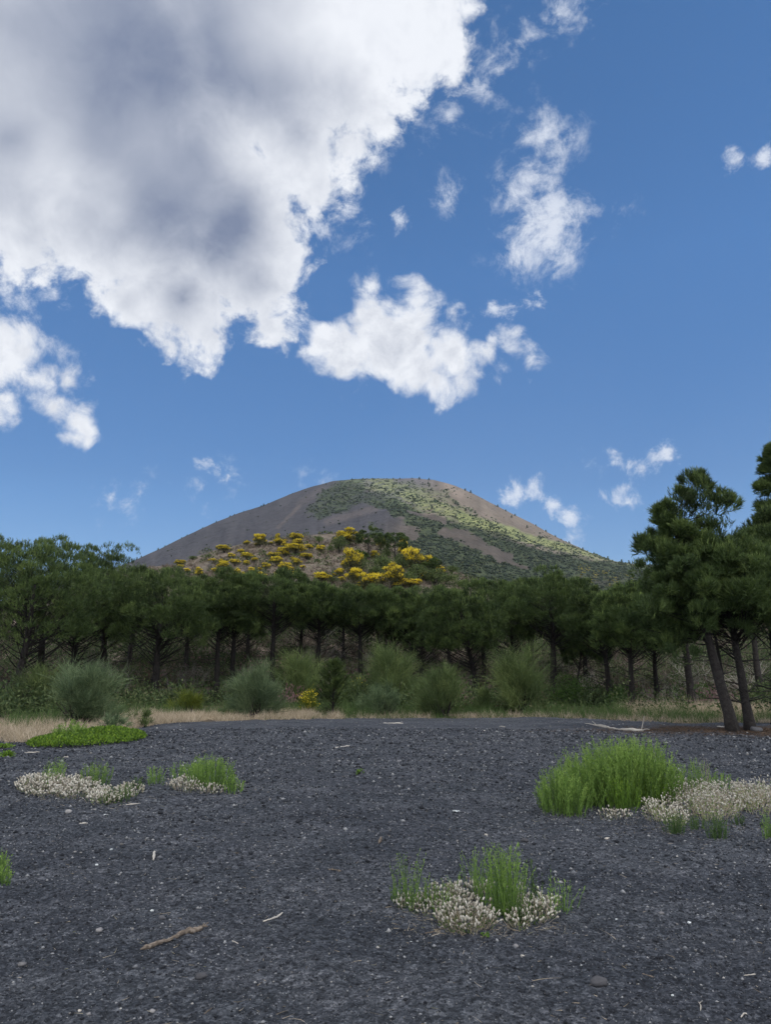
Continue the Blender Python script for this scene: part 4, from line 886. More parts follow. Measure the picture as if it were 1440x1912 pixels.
fringe('low_weeds', 480, 1500, (-.1, 1.0), 5000, (.08, .22), 'grass', 'low pale weeds at the very rim of the gravel', 702)
fringe('forest_grass', -200, 700, (3.5, 9), 14000, (.2, .6), 'grass', 'green grass among the bushes at the left edge of the wood', 703)
fringe('clearing_grass', 1150, 1560, (3.5, 13), 16000, (.2, .55), 'drygrass', 'yellow green grass in the clearing behind the thick trunks', 704)
fringe('dry_grass_strip', 190, 640, (-.2, 4.0), 26000, (.14, .34), 'drygrass', 'pale dry grass strip along the gravel under the left pines', 705, lean=.5)
fringe('dry_grass_patch', -150, 300, (-.6, 7.5), 26000, (.14, .34), 'drygrass', 'pale dry grass patch at the left below the big broom', 706, lean=.5)
fringe('sparse_dry_grass', 560, 1560, (-.2, 1.6), 6500, (.10, .30), 'drygrass', 'sparse pale dry grass between the broom bushes at the gravel rim', 708, lean=.5)
# fallen pine needles below the right pines
rs = RS(707); n = 9000; C = gp(1395, 1364); q = C + np.stack([rs.randn(n) * 1.9 - .4, rs.randn(n) * .9, 0 * rs.rand(n)], -1); q[:, 2] = gravel_fn(q[:, 0], q[:, 1]) + .012
g = Geo(); ribbons(g, q, np.stack([rs.randn(n), rs.randn(n), rs.rand(n) * .25], -1), .11, .010, rs.randn(n, 3) * .1, rs, 1)
tag(g.build('fallen_needles', M['needlelitter']), 'rusty brown fallen pine needles under the right pines', 'leaf litter', kind='stuff')

# ------------------------------------------------------------------ bushes on the near hill
rs = RS(800)
def hill_bush(seed, kind):
    """unit sized bush (about 1 m wide, 1 m high)"""
    rs = RS(seed); t = empty('flowering_broom', (0, 0, 0), 'x', 'shrub')
    g = Geo()
    for i in range(12):
        th = rs.rand() * 6.28; e = np.array([math.cos(th) * .36 * rs.rand(), math.sin(th) * .36 * rs.rand(), .75]); q = np.linspace(0, 1, 4)[:, None]
        tube(g, e * q ** np.array([1.4, 1.4, 1.0]) + np.array([0, 0, -.08]), .02 * (1 - .7 * q[:, 0]), 4, .5, cap=False)
    g.build('stems', M['bark'], t)
    nc = 30; d = nrm(rs.randn(nc, 3)); d[:, 2] = np.abs(d[:, 2]); c = d * np.array([.42, .42, .42]) * rs.uniform(.35, 1.1, (nc, 1)) * np.array([1, rs.uniform(.7, 1), 1]) + np.array([0, 0, .40 if kind != 'round' else .34])
    g = Geo(); n = 1500; i = rs.randint(0, nc, n); dd = nrm(rs.randn(n, 3)); q = c[i] * np.array([.95, .95, .85]) + dd * .13 - np.array([0, 0, .05])
    leaves(g, q, dd + np.array([0, 0, .6]), .11, .022, rs); g.build('foliage', M['olive' if kind != 'green' else 'broom'], t)
    if kind != 'green':
        g = Geo(); fl = rs.rand(nc) < (.85 if kind == 'flat' else .8); n = 2600; i = rs.choice(np.where(fl)[0], n); dd = nrm(rs.randn(n, 3)); dd[:, 2] = np.abs(dd[:, 2]) * .8 - .15
        q = c[i] + dd * rs.uniform(.07, .15, (n, 1)); q = q[q[:, 2] > (.40 if kind == 'flat' else .26)]
        leaves(g, q, rs.randn(len(q), 3), .05, .04, rs); g.build('blossom', M['yellow'], t)
    return t
HB = {k: [hill_bush(810 + 7 * i + j, k) for j in range(3)] for i, k in enumerate(['flat', 'round', 'green'])}
used = set()
def put_bush(px, pyc, w, h, kind, i, label, group):
    """px, pyc: centre of the bush in the photo; w,h in photo pixels"""
    P = gp(px, min(pyc + h * .55, 1150), surf_z, 47, 122); D_ = math.hypot(P[0], P[1]); k = D_ / FPX
    pr = HB[kind][i % 3]; sc = (w * k, w * k, h * k)
    if id(pr) not in used: used.add(id(pr)); o = pr; o.location = tuple(P); o.scale = sc; o['label'] = label; o['group'] = group
    else: o = copy_tree(pr, P, RS(i).rand() * 6.28, sc, label, group)
    if kind == 'green': o.name = 'green_bush'
GY = 'yellow flowering bushes on the dry hillside'
LONE = {(336, 1049): 'solitary yellow bush lowest at the left end of the dry hill', (485, 1002): 'round olive yellow bush standing alone on the left hill crest', (552, 998): 'yellow bush topping the hill crest at its highest point',
        (651, 997): 'wide yellow bush on the crest left of the two hill pines', (657, 1035): 'round bright yellow tree like bush below the left hill pine', (711, 1009): 'yellow bush squeezed between the two hill pines',
        (802, 1045): 'yellow bush farthest right on the hill shoulder', (770, 1034): 'large yellow bush on the hill shoulder right of the pines', (599, 1022): 'yellow bush alone between the crest group and the hill pines',
        (600, 1075): 'yellow bush just above the pine tops in the middle of the hill foot', (418, 1022): 'dull yellow bush on the left crest slope', (517, 999): 'thin olive bush next to the round one on the crest'}
YB = [(336, 1049, 17, 9, 'flat'), (418, 1022, 22, 9, 'flat'), (416, 1054, 20, 13, 'flat'), (438, 1047, 17, 9, 'flat'), (461, 1036, 24, 9, 'flat'), (431, 1037, 14, 8, 'flat'), (442, 1067, 14, 12, 'round'), (470, 1063, 12, 8, 'flat'),
      (485, 1002, 24, 17, 'round'), (513, 1034, 22, 8, 'flat'), (515, 1044, 23, 12, 'flat'), (496, 1056, 16, 10, 'flat'), (522, 1009, 22, 9, 'flat'), (528, 1026, 22, 10, 'flat'), (552, 998, 26, 15, 'round'), (556, 1010, 21, 11, 'flat'),
      (552, 1022, 36, 13, 'flat'), (532, 1016, 15, 7, 'flat'), (578, 1019, 15, 9, 'flat'), (573, 1037, 22, 8, 'flat'), (554, 1045, 18, 13, 'round'), (532, 1055, 20, 14, 'flat'), (543, 1062, 12, 8, 'flat'), (550, 1070, 12, 7, 'flat'),
      (599, 1022, 15, 12, 'flat'), (600, 1075, 30, 14, 'flat'), (517, 999, 9, 14, 'round'), (371, 1066, 16, 12, 'round'), (449, 1028, 12, 6, 'flat'), (475, 1044, 12, 6, 'flat'), (404, 1064, 16, 9, 'flat'), (460, 1050, 12, 7, 'flat'), (396, 1046, 14, 6, 'flat'),
      (460, 1012, 14, 7, 'flat'), (535, 1032, 14, 6, 'flat'), (565, 1058, 10, 5, 'flat'), (350, 1064, 12, 8, 'flat'), (486, 1072, 20, 9, 'flat'), (520, 1070, 16, 8, 'flat'),
      (651, 997, 52, 20, 'round'), (657, 1035, 34, 40, 'round'), (711, 1009, 18, 18, 'round'), (754, 1018, 22, 24, 'round'), (770, 1034, 44, 34, 'round'), (802, 1045, 34, 26, 'round'), (733, 1066, 44, 30, 'round'), (690, 1076, 38, 28, 'round'), (660, 1068, 30, 26, 'round'),
      (768, 1086, 34, 14, 'flat'), (644, 1052, 14, 12, 'flat'), (712, 1082, 24, 12, 'round'), (640, 1080, 14, 10, 'flat'), (740, 1090, 16, 8, 'flat')]
YB += [(796, 1072, 22, 12, 'round'), (822, 1062, 20, 14, 'round'), (700, 1032, 16, 14, 'round'), (745, 1082, 24, 12, 'round'), (676, 1090, 22, 10, 'round'), (634, 1066, 16, 10, 'flat'), (726, 1052, 18, 14, 'round'), (786, 1054, 22, 16, 'round')]
rs = RS(803)
for q in range(26):
    b_ = YB[rs.randint(0, 38)]; c_ = (int(b_[0] + rs.randn() * 16), int(np.clip(b_[1] + rs.randn() * 7, 1006 + abs(b_[0] - 550) * .12, 1078)), int(rs.uniform(7, 13)), int(rs.uniform(4, 7)), 'flat')
    if c_[0] > 330 and all(abs(c_[0] - o_[0]) > 7 or abs(c_[1] - o_[1]) > 5 for o_ in YB): YB.append(c_)
for i, (px, py, w, h, k) in enumerate(YB):
    put_bush(px, py, w * 1.2, h * 2.0, k, i, LONE.get((px, py), 'yellow flowering bush on the dry hill, %s counted from its left end' % ORD[sorted([(q_[0], q_[1]) for q_ in YB]).index((px, py))]), GY)
GB = [(634, 1010, 34, 34), (675, 1046, 34, 36), (715, 1045, 44, 40), (750, 1045, 40, 36), (782, 1062, 50, 34), (835, 1076, 44, 24), (812, 1072, 50, 34), (765, 1075, 40, 30), (700, 1062, 34, 30), (865, 1088, 34, 18), (905, 1094, 40, 16),
                                   (596, 1004, 18, 16), (616, 1022, 14, 14), (360, 1040, 20, 8), (310, 1062, 22, 14), (280, 1068, 30, 14), (722, 1030, 26, 26), (845, 1060, 28, 18), (622, 1080, 24, 14), (680, 1090, 36, 16), (560, 1034, 16, 6), (940, 1098, 40, 14)]
for i, (px, py, w, h) in enumerate(GB):
    put_bush(px, py, w, h * 1.2, 'green', i, 'dark green rounded bush on the hill shoulder, %s green one from the left' % ORD[sorted(GB).index((px, py, w, h))] if px > 630 else 'small green bush in the dry hill scrub, %s green one from the left' % ORD[sorted(GB).index((px, py, w, h))], 'green bushes on the near hill')
put_bush(1062, 1150, 60, 60, 'round', 3, 'yellow bush glimpsed through the tallest pine', GY)
for i, (px, pyb, pyt, hw, lab) in enumerate([(688, 1046, 984, 24, 'dark pine on the hill beside the round yellow bush'), (738, 1052, 994, 24, 'darker right one of the two pines on the hill'), (800, 1082, 1040, 22, 'low dark pine on the right shoulder of the hill'), (672, 1060, 1030, 14, 'small dark pine below the two hill pines')]):
    P = gp(px, pyb, surf_z, 47, 122); k = math.hypot(P[0], P[1]) / FPX; H = height_at(px, pyt, P)
    make_pine('umbrella_pine', P, (0, 0), H, hw * k, .35, lab, group='pines on the near hill', seed=830 + i, nclump=40, tuft=55, nn=7, wpx=2.2)
# dry scrub over the hill
g = Geo(); n = 11000
a = rs.uniform(azel(120, 1100.)[0], azel(1500, 1100.)[0], n); r = 52 + (120 - 52) * rs.rand(n) ** .8; x, y = r * np.sin(a), r * np.cos(a)
P = np.stack([x, y, hill_z(x, y)], -1); f = fbm(x / 5, y / 5, 3, 91); P = P[f > .38]; n = len(P); hh = rs.uniform(.25, .8, n)
for k in range(22):
    d = nrm(rs.randn(n, 3) * np.array([.7, .7, 1])); d[:, 2] = np.abs(d[:, 2]); ribbons(g, P + np.array([0, 0, -.05]), d, hh * rs.uniform(.5, 1, n), .06, rs.randn(n, 3) * .1, rs, 1)
M['hillbrush'] = mat('hill_dry_brush', [(0, (.07, .055, .045)), (.5, (.17, .135, .11)), (.85, (.30, .25, .20)), (1, (.14, .16, .07))], 0.9, .15)
tag(g.build('hill_scrub', M['hillbrush']), 'dry grey brown scrub covering the near hill', 'scrub', kind='stuff')
g = Geo(); n = 1700
a = rs.uniform(azel(180, 1100.)[0], azel(1600, 1100.)[0], n); r = 60 + 60 * rs.rand(n); x, y = r * np.sin(a), r * np.cos(a)
P = np.stack([x, y, hill_z(x, y)], -1); px_, _ = project(P); P = P[(rs.rand(n) < np.where(px_ > 780, .9, .36))]; n = len(P); hh = rs.uniform(.3, 1.0, n)
for k in range(40):
    d = nrm(rs.randn(n, 3)); d[:, 2] = np.abs(d[:, 2]); leaves(g, P + d * hh[:, None] * rs.uniform(.5, 1, (n, 1)), d + rs.randn(n, 3) * .5, .28, .14, rs)
tag(g.build('low_green_scrub', M['under']), 'low green scrub between the dry bushes of the hill', 'scrub', kind='stuff')
# bare saplings on the hill crest
for i, (px, pyc, h) in enumerate([(440, 1040, 26), (452, 1018, 20), (580, 1000, 20), (395, 1052, 24), (606, 1004, 22), (466, 1058, 28), (380, 1030, 18), (620, 1060, 22)]):
    P = gp(px, pyc + h / 2, surf_z, 47, 122); k = P[1] / FPX; make_dead(P, h * .7 * k, h * k, 'bare grey sapling among the yellow bushes, %s from the left' % ORD[sorted([440, 452, 580, 395, 606, 466, 380, 620]).index(px)], 850 + i, 'twig', 'bare saplings on the near hill', 2, .05)
# yellow flowering scrub low on the right flank of the cone
g = Geo(); n = 1500; V = np.stack([rs.uniform(1080, 1215, n), rs.uniform(1062, 1108, n)], -1); a, e = azel(V[:, 0], V[:, 1]); keep = fbm(V[:, 0] / 12, V[:, 1] / 5, 3, 3) > .55; a = a[keep]; py = V[keep, 1]
r = MR0 + (MR1 - MR0) * np.clip((1112 - py) / 60 * .8 + .08, .05, .95); x, y = r * np.sin(a), r * np.cos(a); P = np.stack([x, y, mount_z(x, y) + 1.0], -1)
s_ = r / 1000 * rs.uniform(.6, 1.3, len(r)); blobs(g, P, np.stack([s_ * 1.3, s_ * 1.3, s_ * .6], -1), rs, .5)
tag(g.build('flowering_scrub', M['dullyellow']), 'yellow flowering scrub on the low right flank of the volcano', 'scrub', kind='stuff')

# ------------------------------------------------------------------ plants on the gravel
def gz(x, y): return gravel_fn(np.asarray(x, float), np.asarray(y, float))
def make_upright(groups, label, seed, m='fresh_or_lit', name='upright_green_plant', group=None, leafL=.020, cat='plant', lean=.10):
    """groups: (px, base row, top row, half width px, half depth rows, stems)"""
    rs = RS(seed); P0 = gp(groups[0][0], groups[0][1], gravel_fn); t = empty(name, P0, label, cat, group)
    gs, gl = Geo(), Geo()
    for px, pb, ptp, hw, hd, n in groups:
        n = int(n * 1.3); q = rs.randn(n, 2) * .5; q = np.clip(q, -1, 1); xs, ys = px + q[:, 0] * hw, pb - hd + q[:, 1] * hd
        B = np.array([gp(a, b, gravel_fn) for a, b in zip(xs, ys)]); B[:, 2] -= .01
        H = height_at(px, ptp, gp(px, pb, gravel_fn)) * rs.uniform(.70, 1.10, n) * (1 - .30 * np.abs(q[:, 0]) ** 2)
        d = nrm(np.stack([q[:, 0] * .22 + rs.randn(n) * lean, rs.randn(n) * lean, np.ones(n)], -1))
        bend = np.stack([rs.randn(n) * .08, rs.randn(n) * .08, 0 * H], -1); tc = rs.rand(n)
        PP = ribbons(gs, B - P0, d, H, .006, bend, rs, 5, tc * .6)
        k = int(26 * max(.6, np.mean(H) / .35)); f = rs.rand(n, k) ** .85; b = d[:, None] * (H[:, None, None] * f[..., None]) + bend[:, None] * (H[:, None, None] * f[..., None] ** 2) + (B - P0)[:, None]
        th = rs.rand(n, k) * 6.28; ld = d[:, None] * 1.25 + np.stack([np.cos(th), np.sin(th), 0 * th], -1) * .8
        leaves(gl, b.reshape(-1, 3), ld.reshape(-1, 3), (leafL * (1.3 - .55 * f) * rs.uniform(.7, 1.3, (n, k))).ravel() * (1 + .35 * (H.mean() > .4)), leafL * .27, rs, np.clip(tc[:, None] * .55 + .45 * f, 0, 1).ravel())
    gs.build('stems', M[m], t); gl.build('leaves', M[m], t); return t
def make_fluffy(groups, label, seed, group=None, name='dry_flower_clump', hs=.011, mg='grass'):
    """low mass of thin stalks carrying pale woolly flower heads"""
    rs = RS(seed); P0 = gp(groups[0][0], groups[0][1], gravel_fn); t = empty(name, P0, label, 'plant', group)
    gs, gh, gl = Geo(), Geo(), Geo()
    for px, pb, ptp, hw, hd, n in groups:
        an = rs.rand(n) * 6.28; rad = np.sqrt(rs.rand(n)); xs, ys = px + np.cos(an) * rad * hw * .9, pb - hd + np.sin(an) * rad * hd
        B = np.array([gp(a, b, gravel_fn) for a, b in zip(xs, ys)]) - P0
        H = height_at(px, ptp, gp(px, pb - hd, gravel_fn)) * (1 - .40 * rad ** 2) * rs.uniform(.6, 1.15, n)
        d = nrm(np.stack([np.cos(an) * rad * .55 + rs.randn(n) * .2, -np.sin(an) * rad * .55 + rs.randn(n) * .2, np.ones(n)], -1))
        bend = rs.randn(n, 3) * .12
        ribbons(gs, B, d, H, .0035, bend, rs, 2, rs.rand(n) * .6 + .3)
        tip = B + d * H[:, None] + bend * H[:, None]
        s = hs * rs.uniform(.7, 1.25, n); blobs(gh, tip, np.stack([s * .62, s * .62, s * 1.25], -1), rs, .22, None, (ICOV, ICOF), d + bend * 2)
        m = int(n * 2.6); j = rs.randint(0, n, m); f = rs.rand(m, 1) * .9
        leaves(gl, B[j] + d[j] * H[j][:, None] * f, rs.randn(m, 3) + np.array([0, 0, .6]), .027, .008, rs)
    gs.build('stalks', M['drygrass'], t); gh.build('flower_heads', M['fluff'], t)['kind'] = 'stuff'; gl.build('leaves', M[mg], t); return t
GU, GF = 'upright green plants on the gravel', 'pale woolly flower clumps on the gravel'
# nearest clump
make_upright([(765, 1705, 1598, 20, 12, 20), (800, 1700, 1640, 24, 10, 16), (828, 1722, 1648, 16, 8, 14), (746, 1690, 1640, 14, 8, 7)], 'slim green stems at the left side of the nearest clump', 900, group=GU)
make_upright([(890, 1668, 1588, 20, 8, 16), (852, 1668, 1632, 10, 6, 4)], 'green stems at the back middle of the nearest clump', 901, group=GU)
make_upright([(942, 1718, 1584, 34, 12, 50), (958, 1722, 1590, 24, 8, 26), (922, 1700, 1594, 14, 8, 14), (905, 1690, 1628, 20, 8, 12)], 'tallest dense tuft of green stems in the nearest clump', 902, group=GU)
make_upright([(972, 1732, 1672, 14, 6, 14), (1002, 1700, 1606, 8, 5, 7)], 'short blue green stems at the front right of the nearest clump', 903, group=GU, m='grass')
make_upright([(1038, 1712, 1636, 26, 5, 9), (1062, 1706, 1640, 16, 4, 6), (1030, 1708, 1622, 8, 4, 3)], 'sparse curved green stems leaning right at the edge of the nearest clump', 904, group=GU, lean=.2)
make_fluffy([(872, 1748, 1690, 56, 20, 230), (848, 1712, 1672, 50, 18, 120), (830, 1690, 1650, 44, 12, 90), (885, 1680, 1645, 46, 10, 70)], 'creamy woolly flower mound in the middle of the nearest clump', 905, GF)
make_fluffy([(765, 1702, 1672, 30, 10, 45), (800, 1712, 1690, 34, 10, 35)], 'thin woolly flower heads at the left foot of the nearest clump', 906, GF)
make_fluffy([(998, 1730, 1680, 38, 16, 120), (1020, 1700, 1670, 26, 10, 50), (968, 1738, 1700, 22, 8, 40), (985, 1690, 1650, 26, 10, 30)], 'woolly flower heads at the right side of the nearest clump', 907, GF)
# left middle clumps
make_upright([(97, 1475, 1424, 18, 8, 36)], 'narrow green tuft at the left end of the white flower mound', 910, group=GU, leafL=.03)
make_upright([(178, 1476, 1428, 26, 9, 54)], 'wider green tuft at the right end of the white flower mound', 917, group=GU, leafL=.03)
make_fluffy([(80, 1490, 1452, 55, 17, 420), (140, 1494, 1458, 50, 16, 330), (120, 1480, 1450, 60, 10, 200)], 'wide white flower mound on the left of the gravel', 911, GF, hs=.017)
make_fluffy([(205, 1500, 1472, 44, 12, 200), (245, 1488, 1462, 24, 10, 80), (190, 1505, 1480, 34, 8, 70)], 'greener ragged flower mound trailing right of the white one', 912, GF, hs=.015, mg='fresh_or_lit')
make_upright([(230, 1503, 1470, 24, 8, 22), (258, 1480, 1452, 12, 6, 12), (205, 1505, 1482, 20, 6, 16)], 'low thin green stems at the trailing end of the left mound', 913, group=GU, leafL=.03, m='grass')
make_upright([(289, 1468, 1432, 13, 5, 26)], 'small separate green tuft between the two left clumps', 914, group=GU, leafL=.03)
make_upright([(392, 1476, 1418, 38, 9, 130), (345, 1462, 1428, 26, 8, 44), (432, 1484, 1450, 18, 6, 34), (375, 1462, 1420, 16, 6, 30)], 'bright green bushy plant right of the small tuft on the left', 915, group=GU, leafL=.032)
make_fluffy([(343, 1482, 1452, 28, 10, 130), (392, 1484, 1464, 30, 6, 60), (450, 1476, 1466, 8, 4, 8)], 'pale flower heads at the foot of the bright green bushy plant', 916, GF, hs=.016)
# right clump
make_upright([(1150, 1512, 1392, 66, 14, 260), (1205, 1508, 1394, 50, 14, 170), (1090, 1516, 1415, 44, 13, 130), (1175, 1490, 1386, 60, 10, 150), (1240, 1498, 1428, 34, 10, 80)], 'large dense bright green plant on the right of the gravel', 920, group=GU, leafL=.030)
make_upright([(1050, 1526, 1440, 34, 12, 120), (1025, 1518, 1462, 16, 8, 40), (1070, 1528, 1455, 22, 6, 40)], 'lighter green plant at the left foot of the large green one', 921, group=GU, leafL=.028)
make_upright([(1165, 1518, 1458, 28, 6, 50), (1210, 1508, 1450, 34, 6, 50)], 'short yellow tipped green stems before the large green plant', 922, group=GU, leafL=.030, m='mat')
make_upright([(1300, 1490, 1428, 30, 10, 44), (1340, 1480, 1450, 34, 8, 34), (1275, 1480, 1432, 16, 8, 20)], 'thin green stems rising behind the big pale flower mound', 923, group=GU, leafL=.028)
make_fluffy([(1290, 1510, 1462, 62, 20, 420), (1330, 1536, 1482, 60, 16, 340), (1370, 1516, 1466, 70, 20, 420), (1430, 1524, 1462, 60, 22, 420)], 'big pale flower mound running off the right picture edge', 924, GF, hs=.012, mg='fresh_or_lit')
make_fluffy([(1235, 1538, 1492, 34, 12, 150), (1262, 1548, 1508, 22, 10, 80)], 'greenish flower heads at the front left of the big pale mound', 925, GF, hs=.012, mg='fresh_or_lit')
make_fluffy([(1150, 1534, 1510, 36, 7, 60)], 'few pale flower heads below the large green plant', 926, GF, hs=.012)
make_upright([(1260, 1560, 1520, 18, 5, 44)], 'small spiky tuft in front of the greenish flower heads', 927, group=GU, m='grass')
make_upright([(1342, 1570, 1522, 18, 6, 50)], 'small spiky tuft in front of the big pale mound', 928, group=GU, m='grass')
make_upright([(1302, 1552, 1524, 14, 5, 24)], 'low green shoots between the two small spiky tufts', 929, group=GU, m='grass')
make_upright([(1380, 1545, 1525, 14, 5, 18)], 'low green shoots under the right part of the big pale mound', 934, group=GU, m='grass')
make_upright([(1437, 1568, 1520, 10, 5, 26)], 'green tuft cut by the right picture edge', 930, group=GU)
make_upright([(1216, 1470, 1378, 12, 3, 6)], 'few tall dry stalks above the large green plant', 934, group=GU, m='drygrass', leafL=.014)
make_upright([(1322, 1478, 1412, 16, 3, 7)], 'few tall dry stalks above the big pale flower mound', 931, group=GU, m='drygrass', leafL=.014)
make_upright([(968, 1626, 1606, 5, 2, 4)], 'tiny green seedling behind the nearest clump', 932, group=GU)
# small ones
make_upright([(-2, 1640, 1598, 16, 10, 50), (4, 1655, 1625, 12, 6, 24)], 'green plant cut by the left picture edge', 935, group=GU)
P = gp(671, 1446, gravel_fn); make_leafy(P, .115, .10, 'tiny lone yellow green seedling in the middle of the gravel', 'mat', 936, n=90, leaf=.035, name='seedling', cat='plant')
P = gp(10, 1413); make_leafy(P, .30, .13, 'small bright leafy plant at the left picture edge', 'mat', 937, n=260, leaf=.05, name='seedling', cat='plant')
P = gp(3, 1396); make_leafy(P, .5, .12, 'bright leafy patch at the left edge above the small leafy plant', 'mat', 938, n=400, leaf=.05, name='seedling', cat='plant')
P = gp(908, 1748, gravel_fn); make_leafy(P, .05, .035, 'tiny broad leaved sprout in front of the nearest clump', 'mat', 939, n=16, leaf=.03, name='seedling', cat='plant')
# bright green mat below the big broom
rs = RS(940); P0 = gp(140, 1390); t = empty('creeping_plant', P0, 'bright green creeping mat of leaves below the big broom bush', 'ground cover plant')
g = Geo(); n = 11000; k_ = P0[1] / FPX; an = rs.rand(n) * 6.28; rad = np.sqrt(rs.rand(n)); x = np.cos(an) * rad * 92 * k_; y = np.sin(an) * rad * 1.9 + .9 + .25 * x / 2
hz = (.12 + .16 * fbm((x + 5) * 2, (y + 5) * 2, 3, 5)) * np.sqrt(np.clip(1 - rad ** 2, 0, 1)) * (1.0 + .3 * (x > 0)) + .02
q = np.stack([x, y, hz * (1 - .4 * rs.rand(n) ** 2)], -1); leaves(g, q, rs.randn(n, 3) * .6 + np.array([0, -.1, 1.1]), .075 * rs.uniform(.6, 1.3, n), .042, rs); g.build('foliage', M['mat'], t)
make_upright([(112, 1390, 1358, 12, 6, 26), (135, 1392, 1352, 14, 6, 34), (150, 1384, 1360, 12, 6, 24)], 'upright green stems in the bright green mat', 941, group=GU, leafL=.06, m='fresh_or_lit')

# ------------------------------------------------------------------ sticks, stones and scraps on the gravel
def make_stick(pts, r, label, seed, m='wood', name='stick', group=None, forks=(), k=8, jit=.35):
    """pts: photo positions along the stick; r: radius in metres"""
    rs = RS(seed); Q = np.array([gp(a, b, gravel_fn) for a, b in pts]); P0 = Q[0].copy(); Q = Q - P0
    s = np.linspace(0, len(Q) - 1, max(8, len(Q) * 4)); Q = np.stack([np.interp(s, range(len(Q)), Q[:, i]) for i in range(3)], -1)
    Q[:, 2] += r * .7; Q[1:-1] += rs.randn(len(Q) - 2, 3) * r * .18
    rad = r * (1 + .25 * np.sin(np.linspace(0, 9, len(Q)) + seed)) * np.linspace(.75, 1.1, len(Q)); rad[-1] *= .5; rad[0] *= .7
    g = Geo(); tube(g, Q, rad, k, rs.rand(len(Q) * k + 2) * .6 + .2, jit, rs)
    for f, dx, dy, dz, rf in forks:
        a = Q[int(f * (len(Q) - 1))]; b = a + np.array([dx, dy, dz]); mid = (a + b) / 2 + rs.randn(3) * .1 * np.linalg.norm(b - a); qq = np.linspace(0, 1, 6)[:, None]
        tube(g, (1 - qq) ** 2 * a + 2 * qq * (1 - qq) * mid + qq ** 2 * b, rf * (1 - .6 * qq[:, 0]), 6, .5, jit, rs)
    o = g.build(name, M[m]); o.location = tuple(P0); return tag(o, label, 'stick' if name != 'branch' else 'branch', group)
make_stick([(267, 1773), (290, 1766), (318, 1758), (340, 1746), (360, 1740), (378, 1735)], .0155, 'thick crooked brown stick with a split end in the left foreground', 950, k=10,
           forks=[(.62, -.02, -.035, .006, .010), (1.0, .03, .02, .022, .006), (1.0, .035, .0, .004, .006), (.96, .012, .03, .02, .005), (0., -.012, -.02, .0, .008)])
make_stick([(491, 1722), (505, 1717), (518, 1712), (528, 1705)], .006, 'short pale splintered stick right of the thick brown one', 951, 'pale')
make_stick([(286, 1607), (287, 1600), (288, 1590)], .012, 'short pale stick pointing away from the viewer', 952, 'pale')
make_stick([(708, 1576), (712, 1566)], .015, 'small brown bark piece left of the centre', 953)
make_stick([(613, 1624), (624, 1625), (636, 1627)], .007, 'thin tan twig with a dark end in the middle ground', 954)
make_stick([(626, 1397), (640, 1394), (653, 1393)], .012, 'thin pale stick lying beyond the tiny seedling', 955, 'pale')
make_stick([(1117, 1357), (1135, 1360), (1160, 1364), (1185, 1366), (1203, 1366)], .045, 'long bleached branch lying near the far rim on the right', 956, 'pale', 'branch', forks=[(.1, -.1, .5, .12, .02), (.95, .15, .1, .42, .015), (.95, .15, -.25, .05, .02), (.35, -.3, .3, .1, .02), (0, -.3, .4, .05, .02)])
make_stick([(716, 1351), (735, 1351), (753, 1352)], .02, 'thin bleached stick at the far rim of the gravel', 957, 'pale')
make_stick([(933, 1357), (944, 1358)], .02, 'pale stub near the far rim right of the centre', 958, 'pale')
make_stick([(45, 1406), (73, 1405)], .014, 'straight pale stick below the bright green mat', 959, 'pale')
make_stick([(118, 1415), (126, 1414)], .014, 'short pale stick right of the straight one below the mat', 960, 'pale')
make_stick([(1390, 1822), (1412, 1820)], .003, 'fine straw lying at the lower right', 961, 'pale')
make_stick([(1200, 1819), (1222, 1826)], .003, 'fine dull straw in the lower right foreground', 962)
make_stick([(1385, 1900), (1390, 1893), (1396, 1896)], .004, 'short pale twig at the lower right corner', 963, 'pale')
make_stick([(1306, 1872), (1310, 1880), (1309, 1888)], .003, 'tiny forked pale twig at the lower right', 964, 'pale', forks=[(.2, .02, .02, .0, .0025)])
make_stick([(380, 1895), (396, 1882)], .003, 'fine tan straw at the bottom left', 965)
make_stick([(790, 1754), (820, 1744), (845, 1720)], .003, 'dry stem sprawling from the front of the nearest clump', 966, 'pale')
make_stick([(788, 1745), (815, 1738), (835, 1722)], .004, 'second dry stem sprawling from the front of the nearest clump', 967, 'wood')
make_stick([(433, 1757), (445, 1762)], .003, 'small curved white twig right of the thick brown stick', 968, 'pale')
make_stick([(1340, 1357), (1378, 1360)], .02, 'pale stick lying before the thick leaning trunks', 969, 'pale')
make_stick([(222, 1504), (262, 1500)], .006, 'pale straw at the trailing end of the left mound', 970, 'pale')
make_stick([(148, 1538), (163, 1538)], .010, 'pale flat stick below the left white flower mound', 971, 'pale')
def make_stone(px, py, w, label, seed, m='stone', tint=.5, flat=.6):
    rs = RS(seed); P = gp(px, py, gravel_fn); r = w / FPX * math.hypot(P[0], P[1]) * .5
    V = ICOV.copy(); F = ICOF  # one subdivision, then roughen
    vs = list(map(tuple, V)); c = {}; F2 = []
    def mid(a, b):
        k = (min(a, b), max(a, b))
        if k not in c: c[k] = len(vs); vs.append(tuple(nrm((np.array(vs[a]) + np.array(vs[b])) / 2)))
        return c[k]
    for f in F: a, b, d = f; x, y, z = mid(a, b), mid(b, d), mid(d, a); F2 += [(a, x, z), (x, b, y), (z, y, d), (x, y, z)]
    V = np.array(vs); V = V * (1 + .55 * (rs.rand(len(V), 1) - .5)) * np.array([r, r * .8, r * flat]); V[:, 2] += r * flat * .45
    g = Geo(); g.add(V, F2, tint); o = g.build('stone', M[m]); o.location = tuple(P); o.scale = (.62,) * 3 if m == 'white' else (.9,) * 3; return tag(o, label, 'stone')
